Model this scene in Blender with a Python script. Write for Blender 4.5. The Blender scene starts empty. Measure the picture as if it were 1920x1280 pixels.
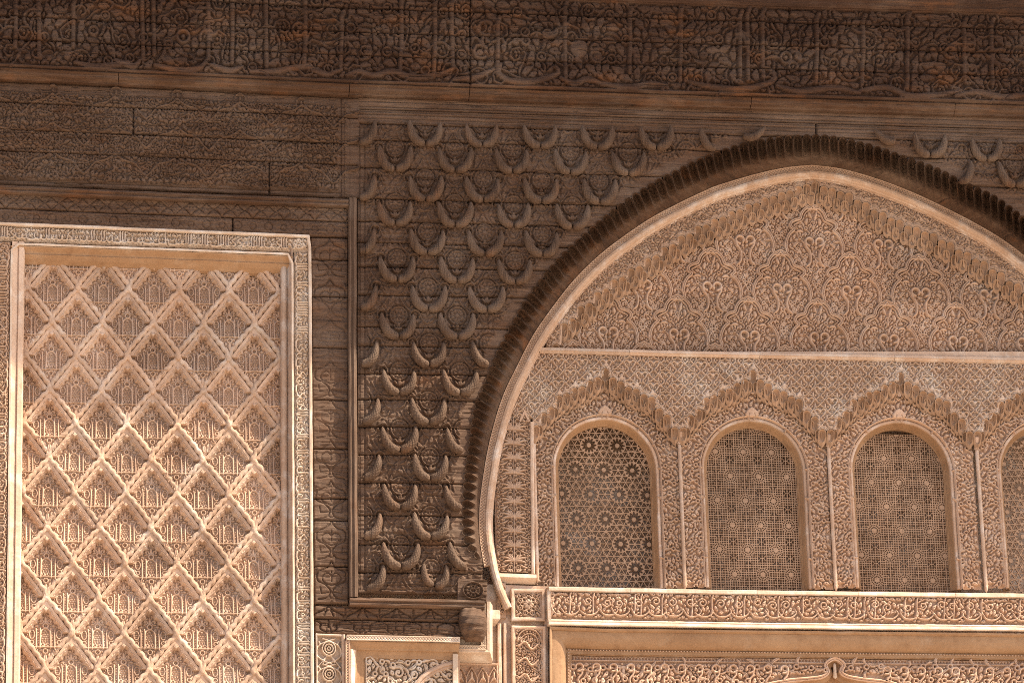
import bpy, math, random
import numpy as np

# ------------------------------------------------------------------ camera, sky, sun, exposure
scene = bpy.context.scene
F = 6300.0                                   # focal length in photo pixels (1920 wide)
YAW, PITCH, ROLL = math.radians(9.707), math.radians(17.383), math.radians(-1.45)
_fw = np.array([math.sin(YAW)*math.cos(PITCH), math.cos(YAW)*math.cos(PITCH), math.sin(PITCH)])
_r0 = np.array([math.cos(YAW), -math.sin(YAW), 0.0])
_u0 = np.cross(_r0, _fw)
CR = math.cos(ROLL)*_r0 + math.sin(ROLL)*_u0
CU = -math.sin(ROLL)*_r0 + math.cos(ROLL)*_u0
CAM = np.array([0.0, 0.0, 7.05]) - _fw*18.3
PX = 18.3/F                                  # metres per photo pixel on the wall

from mathutils import Matrix, Vector
cd = bpy.data.cameras.new('camera')
cd.sensor_fit = 'HORIZONTAL'; cd.sensor_width = 36.0; cd.lens = F/1920*36.0
cd.clip_start = 0.1; cd.clip_end = 500
cam = bpy.data.objects.new('camera', cd); scene.collection.objects.link(cam)
cam.matrix_world = Matrix(((CR[0], CU[0], -_fw[0], CAM[0]), (CR[1], CU[1], -_fw[1], CAM[1]),
                           (CR[2], CU[2], -_fw[2], CAM[2]), (0, 0, 0, 1)))
scene.camera = cam

SUN = np.array([2.0, -1.0, 3.0]); SUN = SUN/np.linalg.norm(SUN)       # towards the sun: right, out of the wall, up
world = bpy.data.worlds.new('World'); scene.world = world; world.use_nodes = True
wn = world.node_tree.nodes; wl = world.node_tree.links
sky = wn.new('ShaderNodeTexSky'); sky.sky_type = 'NISHITA'; sky.sun_disc = False
sky.sun_elevation = math.asin(SUN[2]); sky.sun_rotation = math.atan2(SUN[0], SUN[1])
sky.air_density = 1.0; sky.dust_density = 3.0; sky.ozone_density = 0.6
wl.new(sky.outputs[0], wn['Background'].inputs[0]); wn['Background'].inputs[1].default_value = 0.125
sl = bpy.data.lights.new('sun', 'SUN'); sl.energy = 4.7; sl.angle = math.radians(0.53); sl.color = (1.0, 0.89, 0.71)
sun = bpy.data.objects.new('sun', sl); scene.collection.objects.link(sun)
sun.rotation_euler = Vector(SUN).to_track_quat('Z', 'Y').to_euler(); sun.location = (6, -8, 16)
scene.view_settings.view_transform = 'Standard'; scene.view_settings.look = 'None'
scene.view_settings.gamma = 1.0; scene.view_settings.exposure = 1.22
scene.cycles.filter_width = 0.95; scene.cycles.use_denoising = False
scene.cycles.max_bounces = 6; scene.cycles.diffuse_bounces = 4

# ------------------------------------------------------------------ geometry helpers
rnd = random.Random(7)

def P(px, py, d):
    """point where the sight line of a place on the facade meets the plane d metres in front of the wood"""
    px = np.asarray(px, float); py = np.asarray(py, float); d = np.asarray(d, float)
    a = (px-960)/F; b = -(py-640)/F
    ray = _fw + a[..., None]*CR + b[..., None]*CU
    t = (-d - CAM[1])/ray[..., 1]
    return CAM + t[..., None]*ray

def wall(px, py, d):
    p = P(px, py, d); return np.array([p[..., 0], p[..., 2]]).T if np.ndim(px) else np.array([p[0], p[2]])

def mesh_from(name, V, Q, smooth=True):
    """V (n,3), Q (m,4) quads -> mesh"""
    used = np.zeros(len(V), bool); used[Q.ravel()] = True
    idx = np.cumsum(used)-1; V = V[used]; Q = idx[Q]
    me = bpy.data.meshes.new(name)
    me.vertices.add(len(V)); me.vertices.foreach_set('co', V.astype(np.float32).ravel())
    me.loops.add(Q.size); me.loops.foreach_set('vertex_index', Q.astype(np.int32).ravel())
    me.polygons.add(len(Q)); me.polygons.foreach_set('loop_start', np.arange(0, Q.size, 4, dtype=np.int32))
    try: me.polygons.foreach_set('loop_total', np.full(len(Q), 4, np.int32))
    except Exception: pass
    me.polygons.foreach_set('use_smooth', np.full(len(Q), smooth, bool))
    me.update(calc_edges=True); me.validate()
    return me

def grid_quads(ny, nx, mask=None):
    i = np.arange(ny*nx).reshape(ny, nx)
    q = np.stack([i[:-1, :-1], i[1:, :-1], i[1:, 1:], i[:-1, 1:]], -1)
    q = q.reshape(-1, 4) if mask is None else q[mask]
    return q

def grid_mesh(name, XYZ, mask=None, skirt=0.0, smooth=True):
    """XYZ (ny,nx,3); skirt folds the rim back into the wall (+Y) so that pieces have thickness"""
    if skirt:
        Z = np.pad(XYZ, ((1, 1), (1, 1), (0, 0)), mode='edge')
        for sl_ in ((0, slice(None)), (-1, slice(None)), (slice(None), 0), (slice(None), -1)):
            Z[sl_][..., 1] = Z[sl_][..., 1] + skirt
        XYZ = Z
        if mask is not None: mask = np.pad(mask, 1, mode='edge')
    ny, nx = XYZ.shape[:2]
    return mesh_from(name, XYZ.reshape(-1, 3), grid_quads(ny, nx, mask), smooth)

def new_obj(name, me, mat, parent=None, loc=(0, 0, 0)):
    o = bpy.data.objects.new(name, me); scene.collection.objects.link(o)
    if mat is not None and (not me.materials): me.materials.append(mat)
    o.location = loc
    if parent is not None:
        o.parent = parent
        o.location = Vector(loc) - parent.location
    return o

def thing(name, label, cat, at=(0, 0, 0), group=None, kind=None):
    o = bpy.data.objects.new(name, None); scene.collection.objects.link(o)
    o.location = at; o.empty_display_size = 0.1
    o['label'] = label; o['category'] = cat
    if group: o['group'] = group
    o['kind'] = kind or 'thing'
    return o

def tag(o, label, cat=None, group=None, kind=None):
    o['label'] = label
    if cat: o['category'] = cat
    if group: o['group'] = group
    if kind: o['kind'] = kind
    return o

def resample(pts, step):
    pts = np.asarray(pts, float)
    s = np.r_[0, np.cumsum(np.hypot(*np.diff(pts, axis=0).T))]
    n = max(2, int(round(s[-1]/step))+1); t = np.linspace(0, s[-1], n)
    return np.c_[np.interp(t, s, pts[:, 0]), np.interp(t, s, pts[:, 1])]

def smooth_curve(pts, step, n=3):
    """Catmull-Rom through the points, evenly resampled"""
    p = np.asarray(pts, float); p = np.vstack([2*p[0]-p[1], p, 2*p[-1]-p[-2]]); out = []
    for i in range(1, len(p)-2):
        t = np.linspace(0, 1, 24, endpoint=False)[:, None]
        a, b, c, d = p[i-1], p[i], p[i+1], p[i+2]
        out.append(.5*((2*b)+(c-a)*t+(2*a-5*b+4*c-d)*t**2+(3*b-a-3*c+d)*t**3))
    out.append(p[-2][None]); q = np.vstack(out)
    return resample(q, step)

def normals(c):
    t = np.gradient(c, axis=0); t /= np.linalg.norm(t, axis=1)[:, None]+1e-12
    return np.c_[-t[:, 1], t[:, 0]]

def sweep(name, path, prof, closed_ends=True, rough=.0013):
    """path: XZ metres (n,2); prof: list of (offset m along the left normal, d out of wall m); edges waver as hand work does"""
    seg = np.diff(path, axis=0); ln = np.linalg.norm(seg, axis=1); seg = seg/(ln[:, None]+1e-12)
    nrm = np.c_[-seg[:, 1], seg[:, 0]]; pts = []; ns = []
    for a in range(len(seg)):
        if a == 0: n0 = nrm[0]
        else:
            m = nrm[a-1]+nrm[a]; L = np.linalg.norm(m); n0 = m/L/max(.4, float(m/L@nrm[a])) if L > .3 else nrm[a]
        if a == len(seg)-1: n1 = nrm[-1]
        else:
            m = nrm[a]+nrm[a+1]; L = np.linalg.norm(m); n1 = m/L/max(.4, float(m/L@nrm[a])) if L > .3 else nrm[a]
        c = max(1, int(ln[a]/.022))
        for q in range(c):
            t = q/c; pts.append(path[a]*(1-t)+path[a+1]*t); ns.append(n0 if q == 0 else nrm[a])
        if a == len(seg)-1: pts.append(path[-1]); ns.append(n1)
    pts = np.array(pts); ns = np.array(ns); n = len(pts); rows = []
    sd = rnd.randrange(99999); wob = vnoise(n, 2, 5.0, 1, sd)[0]*rough*.7
    for q, (off, d) in enumerate(prof):
        o_ = off+wob+vnoise(n, 2, 1.7, 1, sd+q+1)[0]*rough*.35
        c = pts+ns*np.reshape(o_, (-1, 1)); dd = d+vnoise(n, 2, 2.2, 1, sd+50+q)[0]*rough*.8
        rows.append(np.c_[c[:, 0], -dd, c[:, 1]])
    G = np.array(rows)
    if closed_ends:
        G = np.pad(G, ((0, 0), (1, 1), (0, 0)), mode='edge'); bk = -min(q[1] for q in prof)
        G[:, 0, 1] = np.maximum(G[:, 0, 1], bk); G[:, -1, 1] = np.maximum(G[:, -1, 1], bk)
    return grid_mesh(name, G, smooth=False)

def pxpath(pts, d, step=None):
    p = np.asarray(pts, float)
    if step: p = resample(p, step)
    return wall(p[:, 0], p[:, 1], d)

def inpoly(x, y, poly):
    x = np.asarray(x, float); y = np.asarray(y, float); r = np.zeros(x.shape, bool)
    n = len(poly); j = n-1
    for i in range(n):
        xi, yi = poly[i]; xj, yj = poly[j]
        if yi != yj:
            c = ((yi > y) != (yj > y)) & (x < (xj-xi)*(y-yi)/(yj-yi)+xi); r ^= c
        j = i
    return r

# ------------------------------------------------------------------ carving: height fields drawn with chisel strokes
GAIN = 2.3                                   # how deep the chisel goes, relative to the drawn strokes
class Field:
    def __init__(s, x0, y0, x1, y1, res, period=None):
        s.x0, s.y0, s.res = x0, y0, res
        s.nx = int(round((x1-x0)/res))+1; s.ny = int(round((y1-y0)/res))+1
        s.xs = x0+np.arange(s.nx)*(x1-x0)/(s.nx-1); s.ys = y0+np.arange(s.ny)*(y1-y0)/(s.ny-1)
        s.h = np.zeros((s.ny, s.nx)); s.cut = np.zeros((s.ny, s.nx)); s.period = period
        s.x1, s.y1 = x1, y1
    def _win(s, a, b, c, d):
        i0 = max(0, int((a-s.x0)/s.res)-1); i1 = min(s.nx, int((b-s.x0)/s.res)+3)
        j0 = max(0, int((c-s.y0)/s.res)-1); j1 = min(s.ny, int((d-s.y0)/s.res)+3)
        return i0, i1, j0, j1
    def _put(s, sl_, val, cut):
        if cut: np.maximum(s.cut[sl_], val, out=s.cut[sl_])
        else: np.maximum(s.h[sl_], val, out=s.h[sl_])
    def stroke(s, pts, w, h, soft=1.3, dome=.25, cut=False, base=0.0):
        pts = np.asarray(pts, float); w = np.broadcast_to(np.asarray(w, float), (len(pts),))
        if s.period:
            pw, ph = s.period
            for ox in (-pw, 0, pw):
                for oy in (-ph, 0, ph):
                    s._stroke(pts+(ox, oy), w, h, soft, dome, cut, base)
        else: s._stroke(pts, w, h, soft, dome, cut, base)
    def _stroke(s, pts, w, h, soft, dome, cut, base):
        if len(pts) > 14:
            for k in range(0, len(pts)-1, 12): s._stroke(pts[k:k+13], w[k:k+13], h, soft, dome, cut, base)
            return
        m = w.max()+.5; lo = pts.min(0)-m; hi = pts.max(0)+m
        i0, i1, j0, j1 = s._win(lo[0], hi[0], lo[1], hi[1])
        if i0 >= i1 or j0 >= j1: return
        X = s.xs[None, i0:i1, None]; Y = s.ys[j0:j1, None, None]
        if len(pts) == 1:
            D = (w[0]-np.hypot(X-pts[0, 0], Y-pts[0, 1]))[..., 0]
        else:
            a = pts[:-1]; b = pts[1:]-a; L = (b**2).sum(1)+1e-9
            t = np.clip(((X-a[:, 0])*b[:, 0]+(Y-a[:, 1])*b[:, 1])/L, 0, 1)
            D = ((w[:-1]+(w[1:]-w[:-1])*t)-np.hypot(X-a[:, 0]-t*b[:, 0], Y-a[:, 1]-t*b[:, 1])).max(-1)
        v = np.clip(D/soft+.5, 0, 1); v = v*v*(3-2*v)
        v = h*v*(1-dome+dome*np.clip(D/max(w.max(), .1), 0, 1))
        s._put((slice(j0, j1), slice(i0, i1)), np.where(v > 0, base+v, 0) if base else v, cut)
    def ring(s, x, y, r, w, h, **k):
        a = np.linspace(0, 2*math.pi, max(9, int(r*2.2)))
        s.stroke(np.c_[x+r*np.cos(a), y+r*np.sin(a)], w, h, **k)
    def dot(s, x, y, r, h, **k): s.stroke([(x, y)], r, h, **k)
    def arc(s, x, y, r, a0, a1, w, h, ry=None, **k):
        a = np.linspace(a0, a1, max(6, int(abs(a1-a0)*r*.55)))
        s.stroke(np.c_[x+r*np.cos(a), y+(ry or r)*np.sin(a)], w, h, **k)
    def spiral(s, x, y, r, a0, turns, w, h, inner=.3, **k):
        n = max(8, int(turns*11)); t = np.linspace(0, 1, n); a = a0+t*turns*2*math.pi; q = r*(1-(1-inner)*t)
        s.stroke(np.c_[x+q*np.cos(a), y+q*np.sin(a)], w, h, **k)
    def leaf(s, x, y, ang, L, wid, h, curl=.6, vein=0.0, **k):
        t = np.linspace(0, 1, 9); a = ang+curl*(t-.2)
        px = x+np.r_[0, np.cumsum(np.cos(a[:-1]))]*L/8; py = y+np.r_[0, np.cumsum(np.sin(a[:-1]))]*L/8
        w = wid*np.sin(np.pi*np.clip(t*.93+.07, 0, 1))**.75+.25
        s.stroke(np.c_[px, py], w, h, **k)
        if vein: s.stroke(np.c_[px, py][1:7], .45, vein, soft=.9, dome=0, cut=True)
    def poly(s, pts, h, soft=1.3, cut=False):
        pts = np.asarray(pts, float); lo = pts.min(0)-1; hi = pts.max(0)+1
        i0, i1, j0, j1 = s._win(lo[0], hi[0], lo[1], hi[1])
        if i0 >= i1 or j0 >= j1: return
        X, Y = np.meshgrid(s.xs[i0:i1], s.ys[j0:j1]); ins = inpoly(X, Y, pts)
        a = pts; b = np.roll(pts, -1, 0)-a; L = (b**2).sum(1)+1e-9
        t = np.clip(((X[..., None]-a[:, 0])*b[:, 0]+(Y[..., None]-a[:, 1])*b[:, 1])/L, 0, 1)
        D = np.hypot(X[..., None]-a[:, 0]-t*b[:, 0], Y[..., None]-a[:, 1]-t*b[:, 1]).min(-1)
        D = np.where(ins, D, -D); v = np.clip(D/soft+.5, 0, 1)
        s._put((slice(j0, j1), slice(i0, i1)), h*v*v*(3-2*v), cut)
    def done(s, blur=0, gain=None):
        z = (s.h-s.cut)*(GAIN if gain is None else gain)
        for _ in range(blur):
            q = np.pad(z, 1, mode='wrap' if s.period else 'edge')
            z = (q[1:-1, 1:-1]*4+(q[:-2, 1:-1]+q[2:, 1:-1]+q[1:-1, :-2]+q[1:-1, 2:])*2
                 + q[:-2, :-2]+q[:-2, 2:]+q[2:, :-2]+q[2:, 2:])/16
        return z

def vnoise(nx, ny, sx, sy, seed):
    """smooth value noise in -1..1 (sx, sy: cell size in samples)"""
    g = np.random.RandomState(seed); gx = int(nx/sx)+3; gy = int(ny/sy)+3; G = g.rand(gy, gx)*2-1
    X = np.arange(nx)/sx; Y = np.arange(ny)/sy; i = X.astype(int); j = Y.astype(int); u = X-i; v = Y-j
    u = u*u*(3-2*u); v = (v*v*(3-2*v))[:, None]
    A = G[np.ix_(j, i)]*(1-u)+G[np.ix_(j, i+1)]*u; B = G[np.ix_(j+1, i)]*(1-u)+G[np.ix_(j+1, i+1)]*u
    return A*(1-v)+B*v

def infill(f, h, gap=1.3, rmin=.9, rmax=3.4, passes=2, keep=None, seed=1, long=1.9):
    """pack the bare ground between strokes with leaves and buds so that only narrow cut gaps stay open"""
    R = random.Random(seed)
    for _ in range(passes):
        m = f.h < .3*h
        if keep is not None: m = m & keep
        m[0] = m[-1] = False; m[:, 0] = m[:, -1] = False
        dist = np.zeros(f.h.shape); n = int((rmax+gap)/f.res)+2
        for it in range(n):
            dist += m; q = m.copy()
            q[1:] &= m[:-1]; q[:-1] &= m[1:]; q[:, 1:] &= m[:, :-1]; q[:, :-1] &= m[:, 1:]
            if it % 2: q[1:, 1:] &= m[:-1, :-1]; q[:-1, :-1] &= m[1:, 1:]; q[1:, :-1] &= m[:-1, 1:]; q[:-1, 1:] &= m[1:, :-1]
            m = q
            if not m.any(): break
        dist *= f.res
        d = np.pad(dist, 1); c = d[1:-1, 1:-1]
        loc = (c >= d[:-2, 1:-1]) & (c >= d[2:, 1:-1]) & (c >= d[1:-1, :-2]) & (c >= d[1:-1, 2:]) & (c > rmin+gap)
        jj, ii = np.nonzero(loc); o = np.argsort(-c[jj, ii], kind='stable'); taken = np.zeros(f.h.shape, bool)
        for t in o:
            j, i = jj[t], ii[t]
            if taken[j, i]: continue
            r = min(rmax, dist[j, i]-gap); best = None; st = max(1, int(1.2*(r+.6)/f.res))
            for a in (0, .785, 1.571, 2.356):
                dx, dy = math.cos(a), math.sin(a); s = 0
                for sg in (-1, 1):
                    y_, x_ = j+int(round(sg*st*dy)), i+int(round(sg*st*dx))
                    if 0 <= y_ < f.ny and 0 <= x_ < f.nx: s += dist[y_, x_]
                if best is None or s > best[0]: best = (s, a)
            k_ = int(math.ceil((r*1.55+r*long*.55+gap)/f.res)); taken[max(0, j-k_):j+k_+1, max(0, i-k_):i+k_+1] = True
            x, y, a = f.xs[i], f.ys[j], best[1]+R.uniform(-.25, .25); L = r*long*min(1.0, best[0]/(2*dist[j, i])+.15)
            if R.random() < .5: a += math.pi
            p0 = (x-L*.62*math.cos(a), y-L*.62*math.sin(a)); p1 = (x+L*math.cos(a+.35), y+L*math.sin(a+.35))
            f.stroke([p0, (x, y), p1], [r*.75, r, r*.3], h*R.uniform(.86, 1.0), soft=1.0, dome=.12)
            if r > 2.2: f.dot(x-L*.2*math.cos(a), y-L*.2*math.sin(a), .75, h*.45, cut=True, soft=.9)

def scrolls(f, x0, y0, x1, y1, s, w, h, seed=0, inside=None, mirror=None, leafy=1.0, mode=0, skip=0.0, **k):
    """hex-packed carved foliage: spirals, comma leaves, buds"""
    R = random.Random(seed); row = 0; y = y0+s*.3
    while y < y1+s*.3:
        x = x0+(s*.5 if row % 2 else 0); col = 0
        while x < x1+s*.5:
            jx = x+R.uniform(-.16, .16)*s; jy = y+R.uniform(-.16, .16)*s
            a = R.uniform(0, 6.283) if mode != 2 else (row % 2)*3.14+R.uniform(-.5, .5)
            sg = 1 if (row+col) % 2 else -1
            t = R.random(); col += 1; x += s
            if R.random() < skip: continue
            if inside is not None and not inside(jx, jy): continue
            for mx in ((0, 1) if mirror is not None else (0,)):
                X = jx if not mx else 2*mirror-jx; A = a if not mx else math.pi-a; S = sg if not mx else -sg
                if mode == 1 or (mode == 0 and t < .5):      # comma leaf with an eye
                    f.ring(X, jy, s*.17, w*.85, h, **k)
                    f.leaf(X+s*.25*math.cos(A), jy+s*.25*math.sin(A), A+S*.5, s*.74*leafy, w*1.3, h*.97, curl=-S*1.5, vein=h*.3, **k)
                    f.leaf(X-s*.22*math.cos(A), jy-s*.22*math.sin(A), A+math.pi-S*.4, s*.55*leafy, w*1.0, h*.92, curl=S*1.6, **k)
                else:
                    f.spiral(X, jy, s*.42, A, S*1.15, w*.85, h*.95, inner=.32, **k)
                    f.dot(X, jy, w*1.25, h, **k)
                    f.leaf(X+s*.42*math.cos(A), jy+s*.42*math.sin(A), A-S*1.2, s*.6*leafy, w*1.1, h*.95, curl=S*.9, **k)
        y += s*.86; row += 1

def script_band(f, x0, x1, y0, y1, w, h, seed=0, gap=1.0, scroll=True, foliage=.62, **k):
    """flowing inscription: uprights, bowls, loops, long sweeps over foliage"""
    R = random.Random(seed); H = y1-y0; x = x0+.1*H
    Y = lambda t: y0+t*H
    while x < x1-.15*H:
        t = R.random(); b = .80+R.uniform(-.04, .04)
        if t < .34:
            for q in range(R.choice((1, 2, 2, 3))):
                if x > x1-.1*H: break
                f.stroke([(x+.05*H, Y(.05)), (x+.0*H, Y(.12)), (x+.015*H, Y(.45)), (x+R.uniform(-.02, .03)*H, Y(b))],
                         [w*1.2, w*1.15, w*.95, w], h, **k)
                x += .19*H*gap
            f.arc(x-.22*H, Y(b-.03), .16*H, .2, 2.2, w, h, ry=.10*H, **k)
        elif t < .52:
            r = R.uniform(.2, .3)*H
            f.arc(x+r, Y(.62), r, -.3, math.pi+.5, w*1.1, h, ry=.26*H, **k); f.dot(x+r, Y(.52), w*1.3, h, **k)
            x += 1.75*r*gap
        elif t < .74:
            f.ring(x+.1*H, Y(.60), .085*H, w, h, **k)
            f.stroke([(x+.0*H, Y(.62)), (x+.02*H, Y(.8)), (x+.2*H, Y(.86)), (x+.36*H, Y(.78))], [w*.8, w*1.2, w*1.2, w*.7], h, **k)
            x += .34*H*gap
        elif t < .88:
            f.stroke([(x+.42*H, Y(.14)), (x+.08*H, Y(.40)), (x+.13*H, Y(.5)), (x+.36*H, Y(.66)), (x+.3*H, Y(.82)), (x, Y(.85))],
                     [w*.7, w*1.1, w*1.1, w*1.2, w*1.2, w*.7], h, **k)
            x += .44*H*gap
        else:
            f.stroke([(x, Y(.72)), (x+.15*H, Y(.9)), (x+.5*H, Y(.93)), (x+.85*H, Y(.8)), (x+.9*H, Y(.66))],
                     [w*.7, w*1.3, w*1.4, w*1.1, w*.6], h, **k)
            f.spiral(x+.35*H, Y(.5), .15*H, 0, 1.2, w*.9, h, **k); x += .62*H*gap
        if R.random() < .5: f.dot(x-.1*H, Y(R.uniform(.15, .4)), w*1.15, h*.9, **k)
    if scroll: infill(f, h*.9, gap=1.15, rmin=1.05, rmax=2.4, passes=2, seed=seed)

def ruled(f, z, top, bot, d, scale=PX, mask=None, skirt=.012, name='relief', xr=None):
    """field local rectangle stretched between two photo polylines (top, bot), laid on plane d"""
    u = (f.xs-f.x0)/(f.x1-f.x0); v = (f.ys-f.y0)/(f.y1-f.y0)
    def along(pts):
        p = np.asarray(pts, float); s = np.r_[0, np.cumsum(np.hypot(*np.diff(p, axis=0).T))]; s /= s[-1]
        return np.c_[np.interp(u, s, p[:, 0]), np.interp(u, s, p[:, 1])]
    A, B = along(top), along(bot); V = v[:, None, None]
    q = A[None]*(1-V)+B[None]*V
    W = P(q[..., 0], q[..., 1], d); W[..., 1] -= z*scale
    return W

def path_relief(f, z, path, o0, o1, d, scale=PX):
    """field wrapped along an XZ path: u along, v from offset o0 to o1 (m along the left normal)"""
    n = normals(path); s = np.r_[0, np.cumsum(np.hypot(*np.diff(path, axis=0).T))]; s /= s[-1]
    u = (f.xs-f.x0)/(f.x1-f.x0); v = (f.ys-f.y0)/(f.y1-f.y0)
    px = np.interp(u, s, path[:, 0]); pz = np.interp(u, s, path[:, 1])
    nx = np.interp(u, s, n[:, 0]); nz = np.interp(u, s, n[:, 1]); o = (o0+(o1-o0)*v)[:, None]
    dd = np.interp(u, np.linspace(0, 1, np.size(d)), np.atleast_1d(d)) if np.size(d) > 1 else d
    return np.stack([px+nx*o, -(dd+z*scale), pz+nz*o], -1)

def box_mesh(name, x0, x1, y0, y1, z0, z1, bev=0.0):
    import bmesh
    bm = bmesh.new(); bmesh.ops.create_cube(bm, size=1)
    for v in bm.verts:
        v.co = ((x0+x1)/2+v.co.x*(x1-x0), (y0+y1)/2+v.co.y*(y1-y0), (z0+z1)/2+v.co.z*(z1-z0))
    if bev: bmesh.ops.bevel(bm, geom=bm.edges[:], offset=bev, segments=2, affect='EDGES')
    me = bpy.data.meshes.new(name); bm.to_mesh(me); bm.free(); return me

# ------------------------------------------------------------------ materials
def mat_base(name):
    m = bpy.data.materials.new(name); m.use_nodes = True
    nt = m.node_tree; return m, nt, nt.nodes, nt.links, nt.nodes['Principled BSDF']

def noise(nt, vec, scale, detail=4, rough=.55, dist=0.0):
    n = nt.nodes.new('ShaderNodeTexNoise'); n.inputs['Scale'].default_value = scale; n.inputs['Detail'].default_value = detail
    n.inputs['Roughness'].default_value = rough; n.inputs['Distortion'].default_value = dist
    nt.links.new(vec, n.inputs['Vector']); return n.outputs['Fac']

def ramp(nt, fac, stops):
    r = nt.nodes.new('ShaderNodeValToRGB'); e = r.color_ramp.elements
    while len(e) > 1: e.remove(e[-1])
    e[0].position = stops[0][0]; e[0].color = (*stops[0][1], 1)
    for p, c in stops[1:]:
        q = e.new(p); q.color = (*c, 1)
    nt.links.new(fac, r.inputs['Fac']); return r.outputs['Color']

def mix(nt, fac, a, b, mode='MIX'):
    n = nt.nodes.new('ShaderNodeMix'); n.data_type = 'RGBA'; n.blend_type = mode
    for sock, val in ((n.inputs[0], fac), (n.inputs[6], a), (n.inputs[7], b)):
        if isinstance(val, (int, float)): sock.default_value = val
        elif isinstance(val, tuple): sock.default_value = (*val, 1)
        else: nt.links.new(val, sock)
    return n.outputs[2]

def pos(nt, sc=(1, 1, 1)):
    g = nt.nodes.new('ShaderNodeNewGeometry'); m = nt.nodes.new('ShaderNodeMapping')
    m.inputs['Scale'].default_value = sc; nt.links.new(g.outputs['Position'], m.inputs['Vector']); return m.outputs['Vector']

def bump(nt, b, height, strength, dist):
    n = nt.nodes.new('ShaderNodeBump'); n.inputs['Strength'].default_value = strength; n.inputs['Distance'].default_value = dist
    nt.links.new(height, n.inputs['Height'])
    prev = b.inputs['Normal'].links[0].from_socket if b.inputs['Normal'].links else None
    if prev: nt.links.new(prev, n.inputs['Normal'])
    nt.links.new(n.outputs['Normal'], b.inputs['Normal'])

def stucco(name, c0, c1, white=.35, whitecol=(.66, .56, .47), dirt=(.34, .20, .12), dirt_amt=.45):
    m, nt, N, L, b = mat_base(name); p = pos(nt)
    col = ramp(nt, noise(nt, p, 3.2, 5), [(.3, c0), (.7, c1)])
    col = mix(nt, ramp(nt, noise(nt, p, 14, 5, .62), [(.52, (0, 0, 0)), (.70, (dirt_amt,)*3)]), col, dirt)
    w = ramp(nt, noise(nt, p, 7.5, 7, .68, .4), [(.60-white*.18, (0, 0, 0)), (.74-white*.10, (white,)*3)])
    col = mix(nt, w, col, whitecol)
    st = ramp(nt, noise(nt, pos(nt, (14, 14, 1.6)), 1.0, 5, .6), [(.52, (0, 0, 0)), (.72, (.30,)*3)])
    col = mix(nt, st, col, dirt)
    oi = nt.nodes.new('ShaderNodeObjectInfo'); mr = nt.nodes.new('ShaderNodeMapRange')
    mr.inputs['To Min'].default_value = .86; mr.inputs['To Max'].default_value = 1.12
    nt.links.new(oi.outputs['Random'], mr.inputs['Value'])
    hs = nt.nodes.new('ShaderNodeHueSaturation'); nt.links.new(mr.outputs['Result'], hs.inputs['Value']); nt.links.new(col, hs.inputs['Color']); col = hs.outputs['Color']
    col = mix(nt, .28, col, ramp(nt, noise(nt, p, 90, 3), [(.3, (.35, .35, .35)), (.7, (.65, .65, .65))]), 'SOFT_LIGHT')
    L.new(col, b.inputs['Base Color']); b.inputs['Roughness'].default_value = .92
    b.inputs['Specular IOR Level'].default_value = .2
    bump(nt, b, noise(nt, p, 60, 5, .65), .35, .006); bump(nt, b, noise(nt, p, 260, 3), .25, .002)
    return m

def timber(name, dark, mid, light, vertical=False, orange=.3, rough_bump=1.0):
    m, nt, N, L, b = mat_base(name)
    s1 = (1.3, 1.3, 22) if not vertical else (22, 1.3, 1.3); s2 = (3.5, 3.5, 130) if not vertical else (130, 3.5, 3.5)
    p1 = pos(nt, s1); p2 = pos(nt, s2); p0 = pos(nt)
    col = ramp(nt, noise(nt, p1, 1.6, 6, .62, .3), [(.28, dark), (.5, mid), (.74, light)])
    col = mix(nt, ramp(nt, noise(nt, p0, 2.2, 4, .6), [(.38, (0, 0, 0)), (.66, (.55,)*3)]), col, mid)
    og = ramp(nt, noise(nt, pos(nt, (1, 1, 3) if not vertical else (3, 1, 1)), 3.4, 5, .6), [(.54, (0, 0, 0)), (.70, (orange,)*3)])
    col = mix(nt, og, col, (.19, .075, .027))
    gr = ramp(nt, noise(nt, p0, 5.0, 6, .65), [(.55, (0, 0, 0)), (.72, (.30,)*3)])
    col = mix(nt, gr, col, (.160, .104, .070))
    dz = ramp(nt, noise(nt, pos(nt, (1, 1, 1.8)), 1.7, 6, .62, .3), [(.48, (0, 0, 0)), (.68, (.62,)*3)])
    col = mix(nt, dz, col, tuple(.45*a+.55*b for a, b in zip(light, (.19, .140, .105))))
    fine = noise(nt, p2, 1.5, 5, .7)
    col = mix(nt, .55, col, ramp(nt, fine, [(.3, (.22, .22, .22)), (.62, (.62, .62, .62))]), 'SOFT_LIGHT')
    cr = ramp(nt, noise(nt, pos(nt, (2.2, 2.2, 75) if not vertical else (75, 2.2, 2.2)), 1.0, 6, .66, .2), [(.30, (.25, .25, .25)), (.40, (1, 1, 1))])
    col = mix(nt, .8, col, cr, 'MULTIPLY')
    L.new(col, b.inputs['Base Color']); b.inputs['Roughness'].default_value = .82
    b.inputs['Specular IOR Level'].default_value = .25
    bump(nt, b, fine, .8*rough_bump, .008); bump(nt, b, noise(nt, p1, 3.0, 6, .7), .6*rough_bump, .012); bump(nt, b, cr, .5*rough_bump, .006)
    return m

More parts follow.
